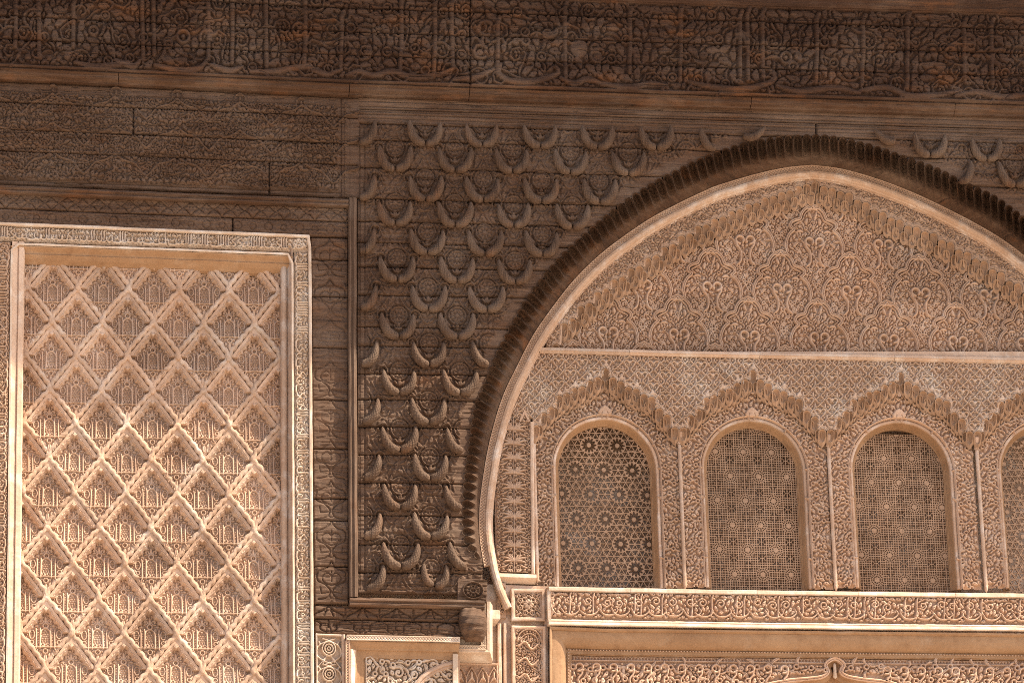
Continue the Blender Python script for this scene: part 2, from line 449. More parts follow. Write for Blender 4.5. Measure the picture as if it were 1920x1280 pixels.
M = {}
M['stucco'] = stucco('stucco_rose', (.42, .268, .180), (.51, .345, .242), white=.40, whitecol=(.62, .53, .45), dirt=(.29, .165, .10))
M['stucco_plain'] = stucco('stucco_plain', (.39, .250, .168), (.47, .325, .230), white=.62, whitecol=(.64, .57, .51), dirt=(.30, .185, .115))
M['stucco_pale'] = stucco('stucco_pale', (.49, .355, .255), (.58, .44, .33), white=.75, whitecol=(.70, .62, .54), dirt=(.33, .21, .13), dirt_amt=.3)
M['stucco_grey'] = stucco('stucco_dusty', (.45, .300, .208), (.54, .385, .280), white=.6, whitecol=(.64, .56, .48), dirt=(.30, .19, .12))
M['bounce_ochre'] = stucco('bounce_ochre_stucco', (.30, .170, .090), (.38, .230, .130), white=.25, whitecol=(.50, .39, .29), dirt=(.21, .11, .055))  # ochre plaster; warm floor bounce on undersides is put into this colour
M['hood'] = stucco('hood_bounce_plaster', (.29, .168, .098), (.37, .232, .147), white=.22, whitecol=(.48, .37, .28), dirt=(.18, .09, .045))  # orange floor bounce inside the hooded niches is painted into this plaster
M['rib'] = stucco('rib_plaster', (.39, .25, .165), (.48, .325, .228), white=.55, whitecol=(.64, .56, .48), dirt=(.29, .17, .105))
M['screen'] = stucco('screen_plaster', (.30, .185, .115), (.38, .245, .16), white=.2, whitecol=(.48, .38, .30), dirt=(.20, .115, .07))
M['wood'] = timber('old_cedar', (.052, .026, .0145), (.108, .059, .0345), (.178, .108, .069))
M['wood_dark'] = timber('dark_cedar', (.028, .0125, .007), (.062, .030, .017), (.112, .063, .040), orange=.55)
M['wood_orange'] = timber('moulding_cedar', (.034, .016, .0085), (.080, .039, .020), (.140, .078, .045), orange=.6, rough_bump=.9)
M['wood_stile'] = timber('stile_cedar', (.055, .030, .018), (.105, .060, .036), (.165, .102, .068), vertical=True, orange=.35, rough_bump=.7)
M['cone'] = timber('cone_cedar', (.050, .026, .0155), (.096, .055, .033), (.155, .097, .062), vertical=True, orange=.35, rough_bump=.4)
M['flute'] = timber('flute_cedar', (.034, .017, .009), (.075, .039, .022), (.130, .073, .043), orange=.6)
m, nt, N, L, b = mat_base('floor_tiles')
b.inputs['Base Color'].default_value = (.56, .43, .30, 1); b.inputs['Roughness'].default_value = .6
L.new(ramp(nt, noise(nt, pos(nt), 1.5, 5), [(.3, (.40, .33, .265)), (.7, (.50, .42, .34))]), b.inputs['Base Color'])
M['floor'] = m

# ------------------------------------------------------------------ the setting
def z_at(py, d=0.0): return float(P(960, py, d)[2])
fl = new_obj('courtyard_floor', mesh_from('courtyard_floor', np.array([(-60, -70, 0), (60, -70, 0), (60, 3, 0), (-60, 3, 0)], float), np.array([[0, 1, 2, 3]])), M['floor'])
tag(fl, 'pale stone floor of the sunny courtyard below the facade', kind='structure')
wc = new_obj('wall_core', box_mesh('wall_core', -9, 9, .72, 1.2, 0.002, 10.6), M['stucco_plain'])
tag(wc, 'plain masonry wall behind the carved facade', kind='structure')
lw = new_obj('lower_wall', box_mesh('lower_wall', -9, 9, .30, .718, 0.003, z_at(1330)), M['stucco_plain'])
tag(lw, 'plain plaster wall below the carved facade', kind='structure')
ev = thing('roof_eave', 'deep projecting timber eave above the wooden frieze', 'roof', at=(0, 0, z_at(-200)), kind='structure')
EZ = z_at(-190); EAVE = 0.90
new_obj('eave_board', box_mesh('eave_board', -9, 9, -EAVE, .70, EZ, EZ+.22), M['wood_dark'], ev)
new_obj('fascia', box_mesh('fascia', -9, 9, -EAVE-.04, -EAVE-.003, EZ-.004, EZ+.26), M['wood_dark'], ev)
for k in range(-11, 12):
    x = k*.8
    new_obj('rafter', box_mesh('rafter', x-.05, x+.05, -EAVE+.03, .3, EZ-.12, EZ-.003, .008), M['wood_dark'], ev)

# ------------------------------------------------------------------ carved wood
def cracks(f, n, seed, depth=2.6, vertical=False):
    R = random.Random(seed)
    for _ in range(n):
        x = R.uniform(f.x0, f.x1); y = R.uniform(f.y0, f.y1); L = R.choice((18, 30, 55, 90))*R.uniform(.6, 1.4); pts = []
        for k in range(6):
            t = k/5; o = R.uniform(-.9, .9)
            pts.append((x+t*L, y+o) if not vertical else (x+o, y+t*L))
        f.stroke(pts, np.array([.2, .5, .7, .7, .5, .2])*R.uniform(.6, 1.3), depth*R.uniform(.4, 1), soft=.9, dome=0, cut=True)

def weather(z, seed, a=.5):
    ny, nx = z.shape
    return z+a*vnoise(nx, ny, 46, 7, seed)+a*.7*vnoise(nx, ny, 17, 2.2, seed+1)+a*.9*vnoise(nx, ny, 60, 50, seed+2)

def lm1(x): return np.interp(x, [-80, 0, 640, 1280, 1920, 2000], [124, 127, 157, 179, 198, 200])

def plank_cut(owner, W, f, rows, xs, mat, d_jit=.0025, mask=None, seed=0, name='plank', skirt=.02):
    """cut a carved surface into boards along field rows (v values) and columns; xs may be a dict row->list"""
    R = random.Random(seed); out = []
    jr = [int(np.argmin(abs(f.ys-v))) for v in rows]
    for k in range(len(jr)-1):
        j0, j1 = jr[k], jr[k+1]
        cols = xs[k] if isinstance(xs, list) and isinstance(xs[0], (list, tuple)) else xs
        ic = [int(np.argmin(abs(f.xs-x))) for x in cols]
        work = []
        for a, b in zip(ic[:-1], ic[1:]):
            if mask is None: work.append((a, b)); continue
            cs = np.nonzero(mask[j0:j1, a:b].any(0))[0]
            if not len(cs): continue
            br = np.nonzero(np.diff(cs) > 1)[0]
            st = [0]+[int(cs[q+1]) for q in br]; en = [int(cs[q])+1 for q in br]+[b-a]
            work += [(a+p_, a+q_) for p_, q_ in zip(st, en)]
        for a, b in work:
            if b-a < 3 or j1-j0 < 2: continue
            G = W[j0:j1+1, a:b+1].copy(); mk = None
            if mask is not None:
                mk = mask[j0:j1, a:b]
                if mk.sum() < 12: continue
            off = R.uniform(-d_jit, d_jit); tilt = R.uniform(-1, 1)*d_jit*.8
            G[..., 1] += off+np.linspace(-tilt, tilt, G.shape[0])[:, None]
            # eased board edges and a shrinkage gap
            n = G.shape[0]; e = np.minimum(np.arange(n), np.arange(n)[::-1])
            G[..., 1] += (np.array([.020, .006, .001]+[0]*n)[e])[:, None]
            m_ = G.shape[1]; e = np.minimum(np.arange(m_), np.arange(m_)[::-1])
            G[..., 1] += (np.array([.022, .009, .001]+[0]*m_)[e])[None]
            out.append(new_obj(name, grid_mesh(name, G, mk, skirt if mk is None else 0), mat, owner))
    return out

# --- long inscription frieze under the eave
def make_frieze():
    o = thing('wooden_frieze', 'dark carved cedar frieze with a large flowing inscription along the top of the facade', 'frieze', at=P(960, 90, .07))
    f = Field(-50, 0, 1970, 172, 1.5)
    stems = [29, 72, 137, 266, 287, 390, 435, 498, 572, 640, 752, 815, 846, 932, 1058, 1180, 1275, 1386, 1400, 1428, 1530, 1617, 1700, 1806, 1857, 1930]
    R = random.Random(5)
    for x in stems:
        t = R.choice((8, 14, 40)); b = R.uniform(128, 150)
        f.stroke([(x+4, t), (x, t+10), (x+1, 80), (x+R.uniform(-3, 3), b)], [4.8, 4.6, 4.0, 4.2], 6.0, soft=1.6)
    # sweeping letters along the foot of the band (places read off the photograph)
    sw = [[(140, 158), (175, 164), (215, 160), (240, 152)], [(215, 150), (250, 160), (262, 148)], [(290, 156), (330, 163), (372, 158), (390, 138)],
          [(395, 150), (430, 160), (455, 150)], [(470, 160), (520, 156), (570, 146), (610, 158), (640, 148)], [(650, 158), (672, 150), (700, 157), (735, 148), (770, 157), (820, 152), (850, 138)],
          [(850, 160), (890, 154), (925, 138)], [(938, 128), (935, 145), (955, 158), (1000, 158), (1045, 142), (1040, 128)],
          [(1050, 150), (1075, 160), (1100, 150), (1130, 160)], [(1130, 158), (1180, 163), (1220, 155), (1250, 160)], [(1290, 150), (1340, 158), (1400, 158), (1450, 140), (1440, 118), (1425, 122)],
          [(1455, 152), (1500, 160), (1560, 152), (1610, 160)], [(1610, 156), (1660, 148), (1700, 162), (1750, 160), (1800, 150)], [(1790, 160), (1830, 152), (1880, 160), (1940, 150)]]
    for p in sw:
        q = smooth_curve(p, 8); w = 5.8*np.sin(np.pi*np.linspace(.12, .9, len(q)))**.5
        f.stroke(q, w, 5.8, soft=1.6, dome=.2)
    for x, y, r in ((34, 150, 5), (52, 152, 7), (75, 150, 6), (92, 152, 6), (110, 152, 6), (126, 148, 7), (662, 112, 6), (700, 62, 5), (1085, 92, 17), (1120, 105, 9), (1255, 75, 8)):
        f.dot(x, y, r, 6.2, soft=2, dome=.5)
    for k in range(34):
        x = R.uniform(0, 1900); y = R.uniform(35, 125); r = R.uniform(10, 19)
        tt = R.random()
        if tt < .4: f.arc(x, y, r, R.uniform(0, 3), R.uniform(3.6, 5.6), 3.3, 5.6, soft=1.8)
        elif tt < .7:
            f.leaf(x, y, R.uniform(-3, 3), r*2.4, 6.5, 5.2, curl=R.choice((-1.4, 1.4)), vein=1.6, soft=1.8)
        else:
            f.ring(x, y, r*.6, 3.0, 5.6, soft=1.8); f.dot(x, y, r*.25, 5, soft=1.6)
    scrolls(f, -50, 14, 1970, 150, 46, 2.4, 5.2, seed=3, mode=0, soft=1.5, skip=.35)
    f.stroke([(-50, 168), (1970, 168)], 2.2, 4.5); f.stroke([(-50, 3), (1970, 3)], 2.5, 5)
    infill(f, 4.6, gap=1.8, rmin=1.5, rmax=7, passes=3, seed=4)
    cracks(f, 170, 11, 3.0)
    z = weather(f.done(0, 1.9), 21, 1.1)
    xs = np.linspace(-50, 1970, 40)
    W = ruled(f, z, np.c_[xs, lm1(xs)-172], np.c_[xs, lm1(xs)], .065)
    plank_cut(o, W, f, [0, 31, 76, 119, 172], [[-50, 420, 882, 1480, 1970], [-50, 882, 1970], [-50, 882, 1640, 1970], [-50, 882, 1970]], M['wood_dark'], .004, seed=2)
make_frieze()

# --- dark beam that closes the frieze above
xs = np.linspace(-60, 1980, 12)
o = thing('wooden_beam', 'plain dark beam above the inscription frieze at the top right', 'beam', at=P(1500, 5, .1))
pp = wall(xs, lm1(xs)-180, .1)
new_obj('beam_body', sweep('beam_body', pp, [(-.024, .05), (-.024, .10), (-.012, .115), (.004, .118), (.012, .13), (.10, .135), (.2, .135), (.2, .0)]), M['wood_dark'], o)

# --- moulding under the frieze, boards scarfed end to end
o = thing('wooden_moulding', 'long reddish wooden moulding strip directly below the inscription frieze', 'moulding', at=P(960, 180, .05))
cutx = [-60, 222, 655, 880, 1408, 1790, 1985]
for a, b in zip(cutx[:-1], cutx[1:]):
    xs = np.linspace(a+.6, b-.6, 8); pp = wall(xs, lm1(xs)+9.5, .05); j = rnd.uniform(-.002, .002)
    new_obj('moulding_board', sweep('moulding_board', pp, [(.0285, .0), (.0275, .066+j), (.018, .074+j), (.014, .066+j), (.011, .060+j), (-.004, .058+j), (-.012, .050+j), (-.018, .036+j), (-.022, .034+j), (-.0285, .03), (-.0285, -.01)]), M['wood_orange'], o)

# --- carved board panel at the upper left
def make_left_panel():
    o = thing('arabesque_boarding', 'brown wooden panel of shallow weathered arabesque carving at the upper left', 'boarding', at=P(330, 250, 0))
    f = Field(-40, 0, 676, 206, 1.45)
    R = random.Random(9)
    scrolls(f, -40, 26, 620, 186, 17, 1.5, 2.0, seed=31, mode=0, soft=1.2, skip=.3)
    for k in range(-1, 7):
        x = 98+k*58.5 if False else 98+k*117
        for (cx, cy, r) in ((x, 20, 10), (x-58, 60, 12), (x, 112, 13), (x-58, 168, 13), (x, 60, 9), (x-58, 116, 9)):
            if -40 < cx < 640:
                jx, jy = R.uniform(-3, 3), R.uniform(-3, 3); a0 = R.uniform(0, 6); f.arc(cx+jx, cy+jy, r, a0, a0+R.uniform(3.5, 6.2), 1.3, 2.2, soft=1.2); f.stroke([(cx+jx-r*.6, cy+jy-r*.75), (cx+jx, cy+jy-r*1.35), (cx+jx+r*.6, cy+jy-r*.75)], 1.2, 2.2)
                f.leaf(cx+jx, cy+jy+4, -1.57, 9, 2.2, 2.3, curl=0)
        for sx in (-1, 1):
            for yy in (38, 94, 150):
                f.stroke(smooth_curve([(x, yy-12), (x+sx*16, yy), (x+sx*36, yy+6), (x+sx*50, yy+22), (x+sx*58, yy+30)], 5), 1.8, 2.8, soft=1.2)
    f.stroke([(-40, 6), (676, 6)], 1.2, 2.2, cut=True); f.stroke([(-40, 24), (640, 24)], .8, 1.6, cut=True); f.stroke([(-40, 197), (640, 197)], .9, 1.8, cut=True)
    f.stroke([(640, 6), (640, 206)], .9, 1.8, cut=True); f.stroke([(655, 20), (655, 206)], .7, 1.4, cut=True)
    for k in range(26): f.leaf(648, 18+k*7.4, 1.57, 6, 1.8, 1.6, curl=0)
    infill(f, 2.6, gap=1.3, rmin=1.1, rmax=3.6, passes=2, seed=6, keep=np.broadcast_to(((f.ys > 26) & (f.ys < 195))[:, None] & (f.xs < 636)[None], f.h.shape))
    cracks(f, 170, 12, 2.2)
    z = weather(f.done(0, 2.6), 33, .9)
    x = np.linspace(-40, 676, 16)
    W = ruled(f, z, np.c_[x, lm1(x)+20], np.c_[x, np.interp(x, [-40, 0, 660, 700], [343, 345.5, 371, 372.5])], .0)
    plank_cut(o, W, f, [0, 47, 99, 140, 206], [[-40, 676], [-40, 250, 676], [-40, 676], [-40, 505, 676]], M['wood'], .0025, seed=4)
make_left_panel()

# --- mitred moulding framing the carved border: head rail, stile, foot rail
o = thing('frame_moulding', 'narrow raised wooden moulding with head rail, tall stile and foot rail beside the pine cones', 'moulding', at=P(660, 700, .02))
prof = [(.023, -.01), (.023, .022), (.017, .034), (.006, .038), (-.001, .030), (-.006, .028), (-.012, .036), (-.019, .034), (-.023, .022), (-.023, -.01)]
new_obj('head_rail', sweep('head_rail', pxpath([(-50, 352), (0, 354.5), (330, 369), (653, 381)], .02), prof), M['wood_orange'], o)
new_obj('stile', sweep('stile', pxpath([(661.5, 372), (660.5, 640), (662, 900), (663, 1119)], .02), prof), M['wood_stile'], o)
new_obj('foot_rail', sweep('foot_rail', pxpath([(655.5, 1127), (780, 1130), (908, 1133)], .02), prof), M['wood'], o)

# --- carved border between the stucco panel and the moulding
def make_border():
    o = thing('wooden_border', 'weathered carved wooden border running beside and above the diamond stucco panel', 'border', at=P(620, 760, 0))
    # head
    f = Field(-40, 0, 655, 62, 1.4)
    for k in range(-1, 13):
        x = 10+k*58
        for s in (-1, 1):
            f.stroke(smooth_curve([(x, 4), (x+s*12, 14), (x+s*22, 22), (x+s*29, 30)], 4), .9, 3.0, cut=True, soft=1)
            f.stroke(smooth_curve([(x, 30), (x+s*9, 20), (x+s*20, 14), (x+s*29, 4)], 4), .9, 2.8, cut=True, soft=1)
            f.leaf(x, 27, -1.57+s*.5, 17, 2.6, 2.2, curl=s*.4)
        f.leaf(x, 26, -1.57, 16, 2, 2.4, curl=0)
        f.ring(x+29, 46, 8, .9, 2.4, cut=True); f.ring(x, 47, 6, .8, 2.2, cut=True)
    f.stroke([(-40, 33), (655, 33)], .8, 2.2, cut=True)
    infill(f, 1.6, 1.4, rmin=1.2, rmax=3); cracks(f, 80, 14, 2.4); z = weather(f.done(0, 1.1), 43, .9)
    x = np.linspace(-40, 655, 12)
    W = ruled(f, z, np.c_[x, np.interp(x, [-40, 0, 655], [359, 361, 387])], np.c_[x, np.interp(x, [-40, 0, 581, 655], [418, 420, 442, 445])], -.002)
    plank_cut(o, W, f, [0, 31, 62], [[-40, 655], [-40, 437, 655]], M['wood'], .002, seed=5)
    # side
    f = Field(0, 0, 68, 690, 1.35)
    for k in range(10):
        y = 36+k*76
        for s in (-1, 1):
            X = lambda q: 34+s*q
            f.stroke(smooth_curve([(X(0), y-34), (X(9), y-22), (X(26), y-14), (X(27), y+2), (X(12), y+10), (X(2), y+22), (X(8), y+34), (X(26), y+38)], 4), 1.3, 4.2, cut=True, soft=1.2)
            f.stroke(smooth_curve([(X(0), y-6), (X(7), y-12), (X(17), y-6), (X(16), y+4), (X(0), y+12)], 4), 1.1, 3.6, cut=True, soft=1.1)
            f.stroke([(X(5), y+24), (X(20), y+26), (X(22), y+14)], 1.0, 3.4, cut=True, soft=1.1)
            f.leaf(X(22), y-30, 1.57-s*.3, 18, 3.2, 2.4, curl=s*.7)
        f.stroke([(34, y-16), (34, y+4)], .9, 3.2, cut=True); f.ring(34, y+30, 5, 1, 3.2, cut=True)
    cracks(f, 150, 15, 3.0); z = weather(f.done(0, 1.15)*(.55+.45*vnoise(f.nx, f.ny, 40, 60, 3)), 46, 1.3)
    W = ruled(f, z, [(582, 444), (654, 446)], [(589, 1131), (655, 1131)], -.004)
    plank_cut(o, W, f, [0, 42, 112, 208, 306, 398, 492, 534, 620, 690], [0, 68], M['wood'], .003, seed=6)
    # foot
    f = Field(0, 0, 282, 54, 1.35)
    for k in range(6):
        x = 24+k*56
        for s in (-1, 1):
            X = lambda q: x+s*q
            f.stroke(smooth_curve([(X(0), 2), (X(10), 10), (X(24), 18), (X(28), 28)], 4), 1.4, 4.4, cut=True, soft=1.2)
            f.stroke(smooth_curve([(X(4), 50), (X(14), 44), (X(13), 34), (X(24), 28)], 4), 1.2, 4.0, cut=True, soft=1.2)
            f.stroke([(X(3), 8), (X(8), 20)], 1.1, 3.6, cut=True, soft=1.1)
        f.stroke([(x, 28), (x, 40)], 1.2, 3.6, cut=True); f.ring(x, 45, 4, .9, 3.4, cut=True); f.stroke([(x+28, 4), (x+28, 22)], 1.3, 4, cut=True)
    f.stroke([(0, 25), (282, 25)], .9, 3, cut=True); cracks(f, 110, 16, 3.4); z = weather(f.done(0, 1.4), 49, 1.3)
    W = ruled(f, z, [(589, 1133), (910, 1141)], [(589, 1187), (905, 1196)], -.004)
    plank_cut(o, W, f, [0, 25, 54], [0, 282], M['wood'], .003, seed=7)
make_border()

# --- the big arch curves, read off the photograph (photo pixels)
OUT = [(901, 1046), (884, 1030), (874, 1012), (871, 977), (872, 936), (876, 886), (882, 843), (893, 767), (905, 735), (918, 703), (931, 671), (946, 640), (961, 612), (985, 569), (1017, 525), (1055, 481),
       (1096, 443), (1139, 406), (1180, 375), (1227, 345), (1274, 320), (1328, 295), (1376, 278), (1431, 265), (1476, 259.5), (1521, 257)]
OUT_R = [(1521, 257), (1555, 259), (1603, 268), (1644, 279), (1692, 296), (1754, 318), (1806, 345), (1864, 371), (1916, 409), (1960, 448), (2010, 500)]
INN = [(907, 1062), (899, 1012), (898, 960), (903, 909), (913, 847), (924, 801), (937, 757), (951, 722), (968, 688), (986, 652), (1005, 619), (1036, 575), (1074, 527), (1117, 484), (1161, 449), (1217, 411), (1271, 382),
       (1317, 360), (1349, 347), (1417, 327), (1472, 315), (1521, 310)]
INN_R = [(1521, 310), (1576, 317), (1641, 335), (1710, 361), (1778, 393), (1837, 424), (1880, 450), (1920, 480), (1975, 528), (2020, 572)]
DARCH = -.28

def lips(curve, pitch):
    """scalloped front edge: list of per-scallop outlines (photo px), bulging away from the opening"""
    c = smooth_curve(curve, 1.0); n = normals(c); s = np.r_[0, np.cumsum(np.hypot(*np.diff(c, axis=0).T))]
    k = int(round(s[-1]/pitch)); e = np.linspace(0, s[-1], k+1); out = []
    for a, b in zip(e[:-1], e[1:]):
        t = np.linspace(a, b, 9); p = np.c_[np.interp(t, s, c[:, 0]), np.interp(t, s, c[:, 1])]
        nn = np.c_[np.interp(t, s, n[:, 0]), np.interp(t, s, n[:, 1])]
        q = np.linspace(-1, 1, 9); bul = np.sqrt(np.clip(1-q**2, 0, 1))*pitch*.60-pitch*.26
        out.append((a/s[-1], b/s[-1], p+nn*(-bul)[:, None] if False else p, nn, bul))
    return out

def arch_flutes(owner, co, ci, sign, pitch):
    out = []; inner = smooth_curve(ci, 1.0)
    si = np.r_[0, np.cumsum(np.hypot(*np.diff(inner, axis=0).T))]; si /= si[-1]
    for (a, b, p, nn, bul) in lips(co, pitch):
        u = np.linspace(a, b, 9); I = np.c_[np.interp(u, si, inner[:, 0]), np.interp(u, si, inner[:, 1])]
        L = p+nn*(sign*(bul-1.6))[:, None]; q = np.linspace(-1, 1, 9); e = q**2
        rows = []; jit = rnd.uniform(-.02, .02)
        for t in np.linspace(0, 1, 12):
            base = p*(1-t)+I*t; fade = max(0., 1-t/.56)**.7
            lip = nn*(sign*(bul-bul.min())*fade)[:, None]+nn*(sign*bul.min()*(1-t))
            mx = e+(1-e)*min(1., t/.7)**2.2; tt = np.clip(mx*t**1.1+(1-mx)*(t**.30)+jit*t*(1-t), 0, 1)
            d = DARCH*tt+(.009 if t == 0 else 0)
            rows.append(P((base+lip)[:, 0], (base+lip)[:, 1], d))
        G = np.array(rows)
        new_obj('flute', grid_mesh('flute', G), M['flute'], owner); out.append(L)
    return np.vstack(out)

ARCH = thing('wooden_arch', 'dark scalloped wooden arch with fluted underside framing the stucco tympanum', 'arch', at=P(1520, 290, -.1))
LIP_L = arch_flutes(ARCH, OUT, INN, -1, 17.2)
LIP_R = arch_flutes(ARCH, OUT_R, INN_R, -1, 17.2)
OPENING = np.vstack([LIP_L, LIP_R, [(2080, 560), (2080, 1400), (902, 1400)]])

# --- spandrel boards with pine cones
CONES = {  # (x, y) of each pair's foot; 'l' / 'r' = only that cone is there
 248: [(672, 'r'), (796, ''), (903, ''), (1012, ''), (1119, ''), (1229, ''), (1341, 'l')], 296: [(740, ''), (852, ''), (960, ''), (1068, ''), (1177, '')],
 351: [(672, 'r'), (797, ''), (905, ''), (1014, ''), (1123, '')], 398: [(740, ''), (852, ''), (962, ''), (1072, '')], 451: [(672, 'r'), (800, ''), (908, ''), (1016, '')],
 503: [(744, ''), (856, ''), (965, '')], 556: [(674, 'r'), (802, ''), (912, '')], 609: [(747, ''), (857, '')], 661: [(676, 'r'), (804, ''), (916, 'l')], 714: [(748, ''), (862, '')],
 769: [(678, 'r'), (803, '')], 822: [(749, ''), (868, 'l')], 874: [(681, 'r'), (806, '')], 929: [(750, ''), (866, 'l')], 984: [(681, 'r'), (807, '')], 1039: [(751, ''), (874, 'l')], 1082: [(686, 'r'), (808, 'x')]}
PAIRS = []
for y, row in CONES.items():
    for x, w_ in row:
        PAIRS.append((x, y+18+(x-740)*.018*(1 if y < 600 else .3), w_))
PAIRS += [(1742, 288, ''), (1848, 296, ''), (1902, 344, ''), (1956, 300, ''), (1795, 338, 'r')]

def make_spandrel():
    o = thing('wooden_spandrel', 'weathered brown wooden spandrel boards studded with rows of carved pine cones', 'spandrel', at=P(800, 660, 0))
    x0, x1 = 669, 1972
    f = Field(x0, 176, x1, 1112, 1.42)
    slope = lambda v: np.interp(v, [205, 320, 560, 760, 1112], [.031, .031, .019, .015, .012])
    X, V = np.meshgrid(f.xs, f.ys); Y = V+(X-680)*slope(V)
    mask_v = ~inpoly(X, Y, OPENING)
    mask = mask_v[:-1, :-1] & mask_v[1:, :-1] & mask_v[:-1, 1:] & mask_v[1:, 1:]
    inv = lambda x, y: y-(x-680)*np.interp(y-(x-680)*.02, [205, 320, 560, 760, 1112], [.031, .031, .019, .015, .012])
    lat = [(x, y) for x, y, _ in PAIRS]
    for k in range(9):
        lat += [(1286+k*109.5-109.5*0, 318+.0*k), (1341+k*109.5, 272)]
    for x, y in lat:
        if inpoly(np.array([x]), np.array([y-30]), OPENING)[0]: continue
        v = inv(x, y)
        cx, cy = x, v-36
        f.ring(cx, cy, 16, 1.3, 2.8, soft=1.1); f.ring(cx, cy, 19, .8, 2.4, cut=True, soft=1); f.ring(cx, cy, 10, 1.0, 2.2, soft=1)
        f.dot(cx, cy, 4, 2.6)
        for q in range(8):
            a = q*math.pi/4+.39; f.leaf(cx+5*math.cos(a), cy+5*math.sin(a), a, 9, 1.7, 2.2, curl=.3)
        for s in (-1, 1):
            f.arc(cx+s*31, v-37, 8.5, 2.6, 6.6, 1.6, 3.6, soft=1.1); f.ring(cx+s*31, v-37, 6, 1.6, 3.0, cut=True, soft=1.1)   # cups behind the tips
            f.stroke(smooth_curve([(cx+s*4, v+6), (cx+s*16, v+14), (cx+s*30, v+10), (cx+s*44, v-2), (cx+s*52, v-16)], 4), 1.4, 2.7, soft=1.1)
            f.stroke(smooth_curve([(cx+s*40, v-40), (cx+s*46, v-26), (cx+s*54, v-22)], 4), 1.4, 2.6)
            for q in range(6):
                a = (-1.1+q*.34); f.leaf(cx+s*(19+9*math.cos(a)), cy+19*math.sin(a)+4, (a if s > 0 else math.pi-a), 9, 1.8, 2.3, curl=s*.5)
            for q in range(7): f.stroke([(cx+s*(8+q*5.5), v+13-abs(q-3)*1.6), (cx+s*(10+q*5.5), v+20-abs(q-3)*2.4)], .5, 1.8, cut=True, soft=.9)
        f.leaf(cx, v+4, 1.57, 12, 3, 2.6, curl=0)
        f.leaf(cx, v-8, -1.57, 13, 3.6, 5.2, curl=0, vein=1.5); f.leaf(cx-3, v-9, -2.3, 11, 2.2, 4.4, curl=.5); f.leaf(cx+3, v-9, -.85, 11, 2.2, 4.4, curl=-.5)
    infill(f, 2.2, gap=1.35, rmin=1.3, rmax=3.6, passes=1, seed=9)
    # plain margin along the arch and the top: plane the relief away
    pts = np.vstack([LIP_L, LIP_R])[::3]
    keep = np.ones_like(f.h)
    near = np.full(f.h.shape, 99.0)
    for (a, b) in pts:
        i0, i1, j0, j1 = f._win(a-30, a+30, b-80, b+60)
        if i0 < i1 and j0 < j1:
            dd = np.hypot(X[j0:j1, i0:i1]-a, Y[j0:j1, i0:i1]-b); np.minimum(near[j0:j1, i0:i1], dd, out=near[j0:j1, i0:i1])
    keep = np.clip((near-17)/6, 0, 1)*np.clip((V-226)/5, 0, 1)*np.clip((X-687)/3, 0, 1)
    f.h *= keep; f.cut *= keep
    for v, w, dep in ((182, 1.0, 2.6), (190, .8, 2), (199, 1.2, 3), (209, .9, 2.2), (214, 1.2, 3), (221, .8, 2.4), (225, .7, 2)): f.stroke([(x0, v), (x1, v)], w, dep, cut=True, soft=1)
    for x, w in ((675, .7), (684, 1.1)): f.stroke([(x, 236), (x, 1105)], w, 2.2, cut=True, soft=1)
    for k in range(54): f.stroke([(676, 240+k*16), (684, 240+k*16)], .6, 1.6, cut=True)
    f.stroke([(690, 1096), (905, 1096)], 1.0, 2.4, cut=True); f.stroke([(690, 1104), (905, 1104)], 1.0, 2.4, cut=True)
    cracks(f, 620, 17, 2.6)
    Z = f.done(0, 1.6)
    z = weather(Z, 53, .7)+np.clip((V-700)/300, 0, 1)*1.2*vnoise(f.nx, f.ny, 30, 2.6, 5)
    W = P(X, Y, 0.0); W[..., 1] -= z*PX
    rows = [176, 205, 231, 263, 314, 372, 415, 454, 500, 552, 612, 648, 700, 748, 800, 852, 905, 965, 1020, 1072, 1112]
    cols = [[x0, x1]]+[[x0, 1530, x1]]*2+[[x0, 1530, x1]]+[[x0, x1]]*16
    plank_cut(o, W, f, rows, cols, M['wood'], .0022, mask=mask, seed=8)
    return o
SPAN = make_spandrel()

def cone_mesh(s):
    """curved pine cone: thick end at the foot of the pair, tip up and out; diamond scales in real relief"""
    c = smooth_curve([(.8, 2.5), (8, 4.0), (16, 1.2), (22.8, -6.5), (27.3, -17), (29.5, -28), (30, -39)], 1.1)
    n = len(c); t = np.linspace(0, 1, n)
    r = np.interp(t, [0, .03, .09, .2, .4, .62, .84, .95, 1], [2.0, 6.0, 7.8, 8.6, 8.4, 7.2, 5.0, 2.9, .4])
    o_ = np.interp(t, [0, .3, .7, 1], [6.5, 9, 10.5, 9])
    nn = normals(c); m = 30; a = np.linspace(0, 2*np.pi, m, endpoint=True)
    rows = []
    for k in range(n):
        g1 = np.abs(((a/(2*np.pi)*8+t[k]*8) % 1)-.5)*2; g2 = np.abs(((a/(2*np.pi)*8-t[k]*8) % 1)-.5)*2
        groove = np.minimum(1, np.minimum(1-g1, 1-g2)*2.6); rr = r[k]*(.80+.22*groove)
        x = c[k, 0]+nn[k, 0]*rr*np.cos(a); y = c[k, 1]+nn[k, 1]*rr*np.cos(a); d = o_[k]+rr*np.sin(a)*1.05
        rows.append(np.c_[s*x*PX, -d*PX, -y*PX])
    return grid_mesh('pine_cone', np.array(rows))
CM = {1: cone_mesh(1), -1: cone_mesh(-1)}
def put_cone(x, y, s, rot=0.0, sc=1.0, mirror=False):
    p = P(x, y, 0.0); c = new_obj('pine_cone', CM[s], M['cone'], SPAN, loc=p)
    c.rotation_euler = (rnd.uniform(-.05, .05), rot+rnd.uniform(-.05, .05), 0); q = sc*.99*rnd.uniform(.95, 1.05); c.scale = (q, q*rnd.uniform(.9, 1.1), q)
